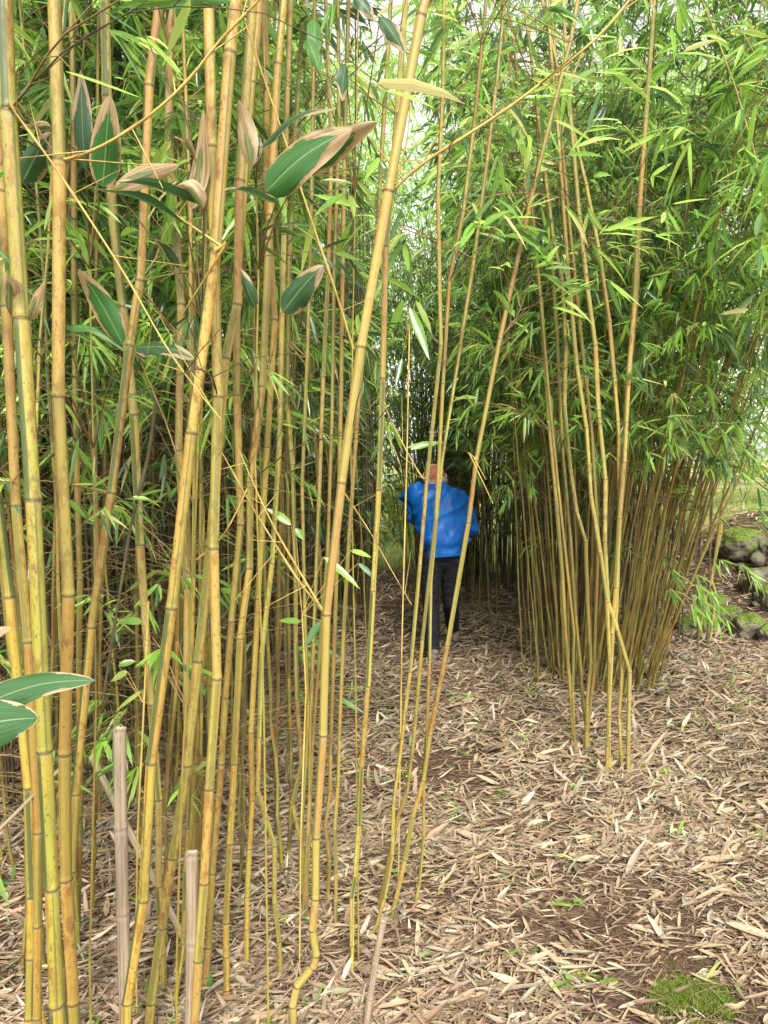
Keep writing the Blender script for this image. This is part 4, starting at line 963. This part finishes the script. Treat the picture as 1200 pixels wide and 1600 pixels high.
for k, (x, y, h, rw, c) in enumerate([(5.6, 10.2, 1.5, 1.0, (.26, .38, .06)), (7.3, 11.5, 2.3, 1.4, (.22, .36, .06)), (.2, 14.5, 1.1, .9, (.30, .34, .10)), (-.7, 13.5, .7, .7, (.36, .36, .12)), (1.3, 15.5, 1.5, 1.2, (.22, .30, .07))]):
    crown_tree('shrub', ['bright feathery shrub at the top of the right bank', 'taller bright shrub behind the right bank', 'pale shrub framed by the tunnel mouth', 'low yellowish bush in the clearing',
                         'green bush right of the clearing'][k], x, y, h, rw, .03, 4200, c, FG, .08, 'shrub', .08)
# clearing grass
n = 16000; yy = 9.6+6*rng.random(n)**1.2; xx = np.where(rng.random(n) < .6, rng.uniform(-1.6, 2.2, n), rng.uniform(3.6, 9, n)); keep = np.array([grassy(a, b) > .3 for a, b in zip(xx, yy)])
xx, yy = xx[keep], yy[keep]; n = len(xx); zz = np.array([hgt(a, b) for a, b in zip(xx, yy)])
D = rng.normal(0, .4, (n, 3)); D[:, 2] = 1; base = np.where(rng.random((n, 1)) < .45, np.array([[.38, .38, .14]]), np.array([[.16, .26, .05]]))*(.7+.6*rng.random((n, 1)))
tag(link('clearing_grass', leaf_mesh('clearing_grass', np.stack([xx, yy, zz-.01], 1), D, rng.uniform(.06, .2, n), rng.uniform(.006, .012, n), rng.normal(.2, .2, n), base, full=False), M_LEAF),
    'pale yellow-green grass in the sunlit clearing', 'grass', kind='stuff')
# sprouting green blades on the litter
O, D, L, W_ = [], [], [], []
for k in range(330):
    y = 1.5+random.random()*4.5; x = (random.random()*2-1)*y*.55+.1; m_ = random.choice((1, 1, 2, 3, 5))
    for q in range(m_):
        O.append((x+random.gauss(0, .015), y+random.gauss(0, .015), hgt(x, y)+.012)); flat = random.random() < .6
        D.append((random.gauss(0, .8), random.gauss(0, .6), .1 if flat else random.uniform(.3, 1.2))); L.append(random.uniform(.03, .13)); W_.append(random.uniform(.005, .018))
n = len(O)
tag(link('green_leaf_litter', leaf_mesh('green_leaf_litter', np.array(O), np.array(D), L, W_, [.25]*n, pick_greens(n, P_LIGHT)), M_LEAF),
    'scattered fresh green leaves and sprouts lying on the dry litter', 'green leaves', kind='stuff')

# ------------------------------------------------------------------ person
def evaluated(o):
    dg = bpy.context.evaluated_depsgraph_get(); return bpy.data.meshes.new_from_object(o.evaluated_get(dg))
def blob(name, caps, voxel, smooth_it=4):
    """union of tapered capsules, remeshed into one continuous surface. caps: (p0, r0, p1, r1, flatten)"""
    bm = bmesh.new()
    for p0, r0, p1, r1, fl in caps:
        p0, p1 = Vector(p0), Vector(p1); n = 10
        ax = (p1-p0); L = ax.length; q = ax.to_track_quat('Z', 'Y').to_matrix() if L > 1e-6 else Matrix.Identity(3)
        rings = []; K = 18
        prof = [(-r0*math.cos(a), r0*math.sin(a)) for a in np.linspace(0, math.pi/2, 6)][0:]+[(L*t, r0+(r1-r0)*t) for t in np.linspace(.15, .85, 5)]+[(L+r1*math.sin(a), r1*math.cos(a)) for a in np.linspace(0, math.pi/2, 6)]
        for z, r_ in prof:
            rings.append([bm.verts.new(p0+q @ Vector((math.cos(t)*max(r_, 1e-4), math.sin(t)*max(r_, 1e-4)*fl, z))) for t in np.linspace(0, 2*math.pi, K, endpoint=False)])
        for a, b in zip(rings, rings[1:]):
            for k in range(K): bm.faces.new((a[k], a[(k+1) % K], b[(k+1) % K], b[k]))
        bm.faces.new(rings[0][::-1]); bm.faces.new(rings[-1])
    bmesh.ops.recalc_face_normals(bm, faces=bm.faces)
    me = bpy.data.meshes.new(name); bm.to_mesh(me); bm.free()
    o = bpy.data.objects.new(name, me); col.objects.link(o)
    rm = o.modifiers.new('r', 'REMESH'); rm.mode = 'VOXEL'; rm.voxel_size = voxel; rm.use_smooth_shade = True
    sm = o.modifiers.new('s', 'SMOOTH'); sm.iterations = smooth_it; sm.factor = .6
    m2 = evaluated(o); bpy.data.objects.remove(o); m2.name = name; return m2
def displace(me, fn):
    n = len(me.vertices); co = np.empty(n*3, np.float32); no = np.empty(n*3, np.float32)
    me.vertices.foreach_get('co', co); me.vertices.foreach_get('normal', no); co = co.reshape(-1, 3); no = no.reshape(-1, 3)
    d = np.array([fn(Vector(c), Vector(k)) for c, k in zip(co, no)]); co = co+no*d[:, None]
    me.vertices.foreach_set('co', co.ravel().astype(np.float32)); me.update()
# local frame: x right, y away from camera, z up, origin between the feet
PX, PY = .475, 5.72
pz = hgt(PX, PY)
def LP_(px, py, Y): p = at(px, py, Y); return Vector((p.x-PX, p.y-PY, p.z-pz))
hipL, hipR = LP_(674, 874, 5.70), LP_(706, 874, 5.74)
kneeL, kneeR = LP_(673, 950, 5.66), LP_(704, 942, 5.78)
gl, gr_ = gnd(676, 1034), gnd(710, 1001)
ankL = Vector((gl.x-PX, gl.y-PY+.03, hgt(gl.x, gl.y)-pz+.10)); ankR = Vector((gr_.x-PX-.01, gr_.y-PY, hgt(gr_.x, gr_.y)-pz+.10))
waist = LP_(688, 860, 5.72); chest = LP_(686, 805, 5.82); shL, shR = LP_(652, 773, 5.86), LP_(718, 784, 5.88)
neck = LP_(680, 764, 5.92); head = LP_(679, 749, 5.96)
elL, elR = LP_(638, 777, 6.00), LP_(736, 824, 5.92)
haL, haR = LP_(664, 775, 6.24), LP_(706, 800, 6.24)
person = empty('person', (PX, PY, pz), 'stooped person in blue jacket and red cap walking away down the path', 'person')
body = blob('body', [(hipL, .07, kneeL, .052, 1), (kneeL, .050, ankL, .036, 1), (hipR, .07, kneeR, .052, 1), (kneeR, .050, ankR, .036, 1), (hipL, .08, hipR, .08, .9), ((hipL+hipR)/2+Vector((0, 0, .03)), .08, waist, .10, .8),
                     (waist, .11, chest, .13, .8), (chest, .13, neck, .07, .8), (shL, .06, shR, .06, 1), (neck, .052, head, .055, 1),
                     (shL, .055, elL, .045, 1), (elL, .042, haL, .028, 1), (shR, .055, elR, .045, 1), (elR, .042, haR, .028, 1),
                     (ankL, .04, ankL+Vector((.0, .13, -.055)), .035, 1), (ankR, .04, ankR+Vector((.03, .13, -.055)), .035, 1),
                     (head, .088, head+Vector((0, .035, .045)), .088, .92),
                     (head+Vector((-.088, .03, .0)), .012, head+Vector((-.092, .02, .035)), .016, 1), (head+Vector((.088, .03, 0)), .012, head+Vector((.092, .02, .035)), .016, 1)]+
            [(haL+Vector((0, 0, 0)), .03, haL+Vector((.03, .05, .01)), .032, .6)]+[(haL+Vector((.03+.0*k, .05, .03-.018*k)), .010, haL+Vector((.06, .10-.008*abs(k-1), .03-.018*k)), .0085, 1) for k in range(4)]+
            [(haR, .03, haR+Vector((-.03, .05, .01)), .032, .6)]+[(haR+Vector((-.03, .05, .03-.018*k)), .010, haR+Vector((-.06, .10-.008*abs(k-1), .03-.018*k)), .0085, 1) for k in range(4)]+
            [(haL+Vector((.01, .02, .03)), .011, haL+Vector((.045, .04, .055)), .009, 1), (haR+Vector((-.01, .02, .03)), .011, haR+Vector((-.045, .04, .055)), .009, 1)], .009, 2)
M_SKIN = mat_simple('skin', (.62, .36, .27), (.52, .27, .20), (30, 30, 30), .5, .1)
link('body', body, M_SKIN, person)
# grey hair fringe below the cap
hair = blob('hair', [(head+Vector((-.05, -.03, -.005)), .045, head+Vector((.05, -.03, -.005)), .045, 1), (head+Vector((-.075, .01, .01)), .03, head+Vector((.075, .01, .01)), .03, 1)], .006, 2)
displace(hair, lambda c, n: .004*noise.noise(Vector((c.x*120, c.y*120, c.z*30))))
link('hair', hair, mat_simple('grey_hair', (.50, .44, .40), (.35, .30, .28), (150, 150, 30), .6, .5), person)
# cap
cap = blob('cap', [(head+Vector((0, .0, .03)), .090, head+Vector((0, .04, .04)), .086, .95), (head+Vector((-.05, .12, .045)), .014, head+Vector((.05, .12, .045)), .014, 1.0), (head+Vector((-.05, .16, .03)), .012, head+Vector((.05, .16, .03)), .012, 1)], .006, 2)
bmc = bmesh.new(); bmc.from_mesh(cap); zc = head.z+.012
bmesh.ops.bisect_plane(bmc, geom=bmc.verts[:]+bmc.edges[:]+bmc.faces[:], plane_co=(0, head.y, zc), plane_no=(0, -.12, 1), clear_inner=True)
bmc.to_mesh(cap); bmc.free()
displace(cap, lambda c, n: .003*noise.noise(c*40)+(-.0025 if abs(math.sin(math.atan2(c.x-head.x, c.y-head.y-.02)*3)) < .05 else 0))
M_CAP = mat_simple('red_cap', (.62, .17, .11), (.46, .11, .08), (60, 60, 60), .8, .2)
co_ = link('cap', cap, M_CAP, person); sdf = co_.modifiers.new('t', 'SOLIDIFY'); sdf.thickness = .004
bt = Tubes(); bt.add([head+Vector((.01, .02, .121)), head+Vector((.01, .02, .131))], [.008, .003], 8); link('cap_button', bt.mesh('cap_button'), M_CAP, co_)
# trousers
tr = blob('trousers', [(hipL, .092, kneeL, .068, 1), (kneeL, .066, ankL, .056, 1), (hipR, .092, kneeR, .068, 1), (kneeR, .066, ankR, .056, 1),
                       (hipL, .10, hipR, .10, .9), ((hipL+hipR)/2+Vector((0, 0, .03)), .125, (hipL+hipR)/2+Vector((0, 0, .12)), .125, .85)], .010, 3)
displace(tr, lambda c, n: .009*noise.noise(Vector((c.x*9, c.y*9, c.z*24)))+.006*noise.noise(Vector((c.x*20, c.y*20, c.z*60))))
link('trousers', tr, mat_simple('dark_cloth', (.008, .008, .011), (.018, .018, .024), (40, 40, 40), .85, .2), person)
# jacket
def J(px, py, Y): return LP_(px, py, Y)
jk = blob('jacket', [(J(692, 862, 5.70), .158, J(688, 832, 5.76), .19, .85), (J(690, 834, 5.74), .20, J(686, 800, 5.80), .225, .9), (J(668, 808, 5.84), .13, J(702, 812, 5.86), .13, 1),
                     (J(664, 794, 5.88), .115, J(712, 796, 5.88), .135, 1), (J(700, 786, 5.86), .12, J(722, 806, 5.88), .10, 1), (J(682, 776, 5.92), .11, J(680, 762, 5.94), .075, 1),
                     (shL, .095, elL, .072, 1), (J(640, 782, 5.95), .06, J(652, 806, 5.86), .09, 1), (J(650, 792, 5.92), .07, J(648, 808, 5.88), .05, 1), (elL, .064, haL-Vector((0, .04, 0)), .045, 1),
                     (J(690, 773, 5.92), .10, shR, .095, 1), (J(675, 770, 5.92), .085, shL, .085, 1), (shR, .088, J(736, 822, 5.90), .066, 1), (J(736, 824, 5.90), .066, haR-Vector((0, .04, 0)), .045, 1),
                     (J(737, 826, 5.86), .038, J(720, 812, 5.88), .06, 1), (J(733, 845, 5.84), .030, J(712, 848, 5.80), .07, 1)], .009, 2)
def ridge(p): return 1-abs(noise.noise(p))*2.2
def folds(c, n):
    # diagonal drag creases from the right shoulder to the left hip, crumples on the sleeves
    a = Vector((c.x*2+c.z*2.2, c.y*3, (c.z-c.x*.8)*9)); b = Vector((c.x*9-c.z*3, c.y*7, c.z*9+c.x*6+3))
    up_ = ss(.62, .95, c.z)
    return .020*(ridge(a)-.5)*(.45+.55*up_)+.009*(ridge(b)-.5)+.0015*noise.noise(c*30)+.014*noise.noise(Vector((c.x*4, c.y*4, c.z*4)))
displace(jk, folds)
bmj = bmesh.new(); bmj.from_mesh(jk)
bmesh.ops.bisect_plane(bmj, geom=bmj.verts[:]+bmj.edges[:]+bmj.faces[:], plane_co=tuple(LP_(687, 871, 5.6)), plane_no=(-.08, .12, 1), clear_inner=True)
bmj.to_mesh(jk); bmj.free()
def mat_jacket():
    m, t = newmat('blue_shell'); g = G(t); tc = g.n('ShaderNodeTexCoord').outputs['Object']
    n = g.noise(tc, 9, 3); c = g.mix(g.ramp(n, .3, .7), (.003, .095, .40), (.006, .15, .55)); g.out(g.bsdf(c, .48, .4, g.bump(g.noise(tc, 60, 4, .6), .15, .004))); return m
M_JK = mat_jacket(); jo = link('jacket', jk, M_JK, person); sj = jo.modifiers.new('t', 'SOLIDIFY'); sj.thickness = .003; sj.offset = 0
# seams, hood roll and hem cord on the jacket
tb = Tubes(); hc = LP_(681, 760, 5.86)
hood = blob('hood', [(hc+Vector((-.075, .0, -.01)), .034, hc+Vector((0, -.05, -.015)), .040, .9), (hc+Vector((0, -.05, -.015)), .040, hc+Vector((.075, .0, -.01)), .034, .9)], .008, 2)
displace(hood, lambda c, n: .006*noise.noise(c*22)); link('collar', hood, M_JK, jo)
# shoes
M_SHOE = mat_simple('brown_shoe', (.13, .095, .08), (.24, .19, .165), (40, 40, 40), .7, .3); M_SOLE = mat_simple('shoe_sole', (.05, .045, .04), (.12, .10, .09), (40, 40, 40), .8, .2)
for a, dx in ((ankL, .015), (ankR, .035)):
    z0 = a.z-.10
    s = blob('shoe', [(Vector((a.x, a.y-.02, z0+.075)), .05, Vector((a.x, a.y+.0, z0+.09)), .047, 1), (Vector((a.x, a.y-.03, z0+.045)), .045, Vector((a.x+dx, a.y+.15, z0+.04)), .042, .9)], .007, 2)
    sh_ = link('shoe', s, M_SHOE, person)
    sl = blob('sole', [(Vector((a.x, a.y-.035, z0+.014)), .045, Vector((a.x+dx, a.y+.16, z0+.014)), .044, .35)], .007, 1)
    displace(sl, lambda c, n: 0.0)
    V = np.empty(len(sl.vertices)*3, np.float32); sl.vertices.foreach_get('co', V); V = V.reshape(-1, 3); V[:, 2] = z0+.012+np.clip(V[:, 2]-z0-.012, -.014, .014); sl.vertices.foreach_set('co', V.ravel()); sl.update()
    link('sole', sl, M_SOLE, sh_)
# remove nothing: every prototype that was never placed is taken out
for k, L_ in PROTOS.items():
    for r in L_:
        if r.name not in used:
            for ch in list(r.children): bpy.data.objects.remove(ch)
            bpy.data.objects.remove(r)
print('objects', len(bpy.data.objects))
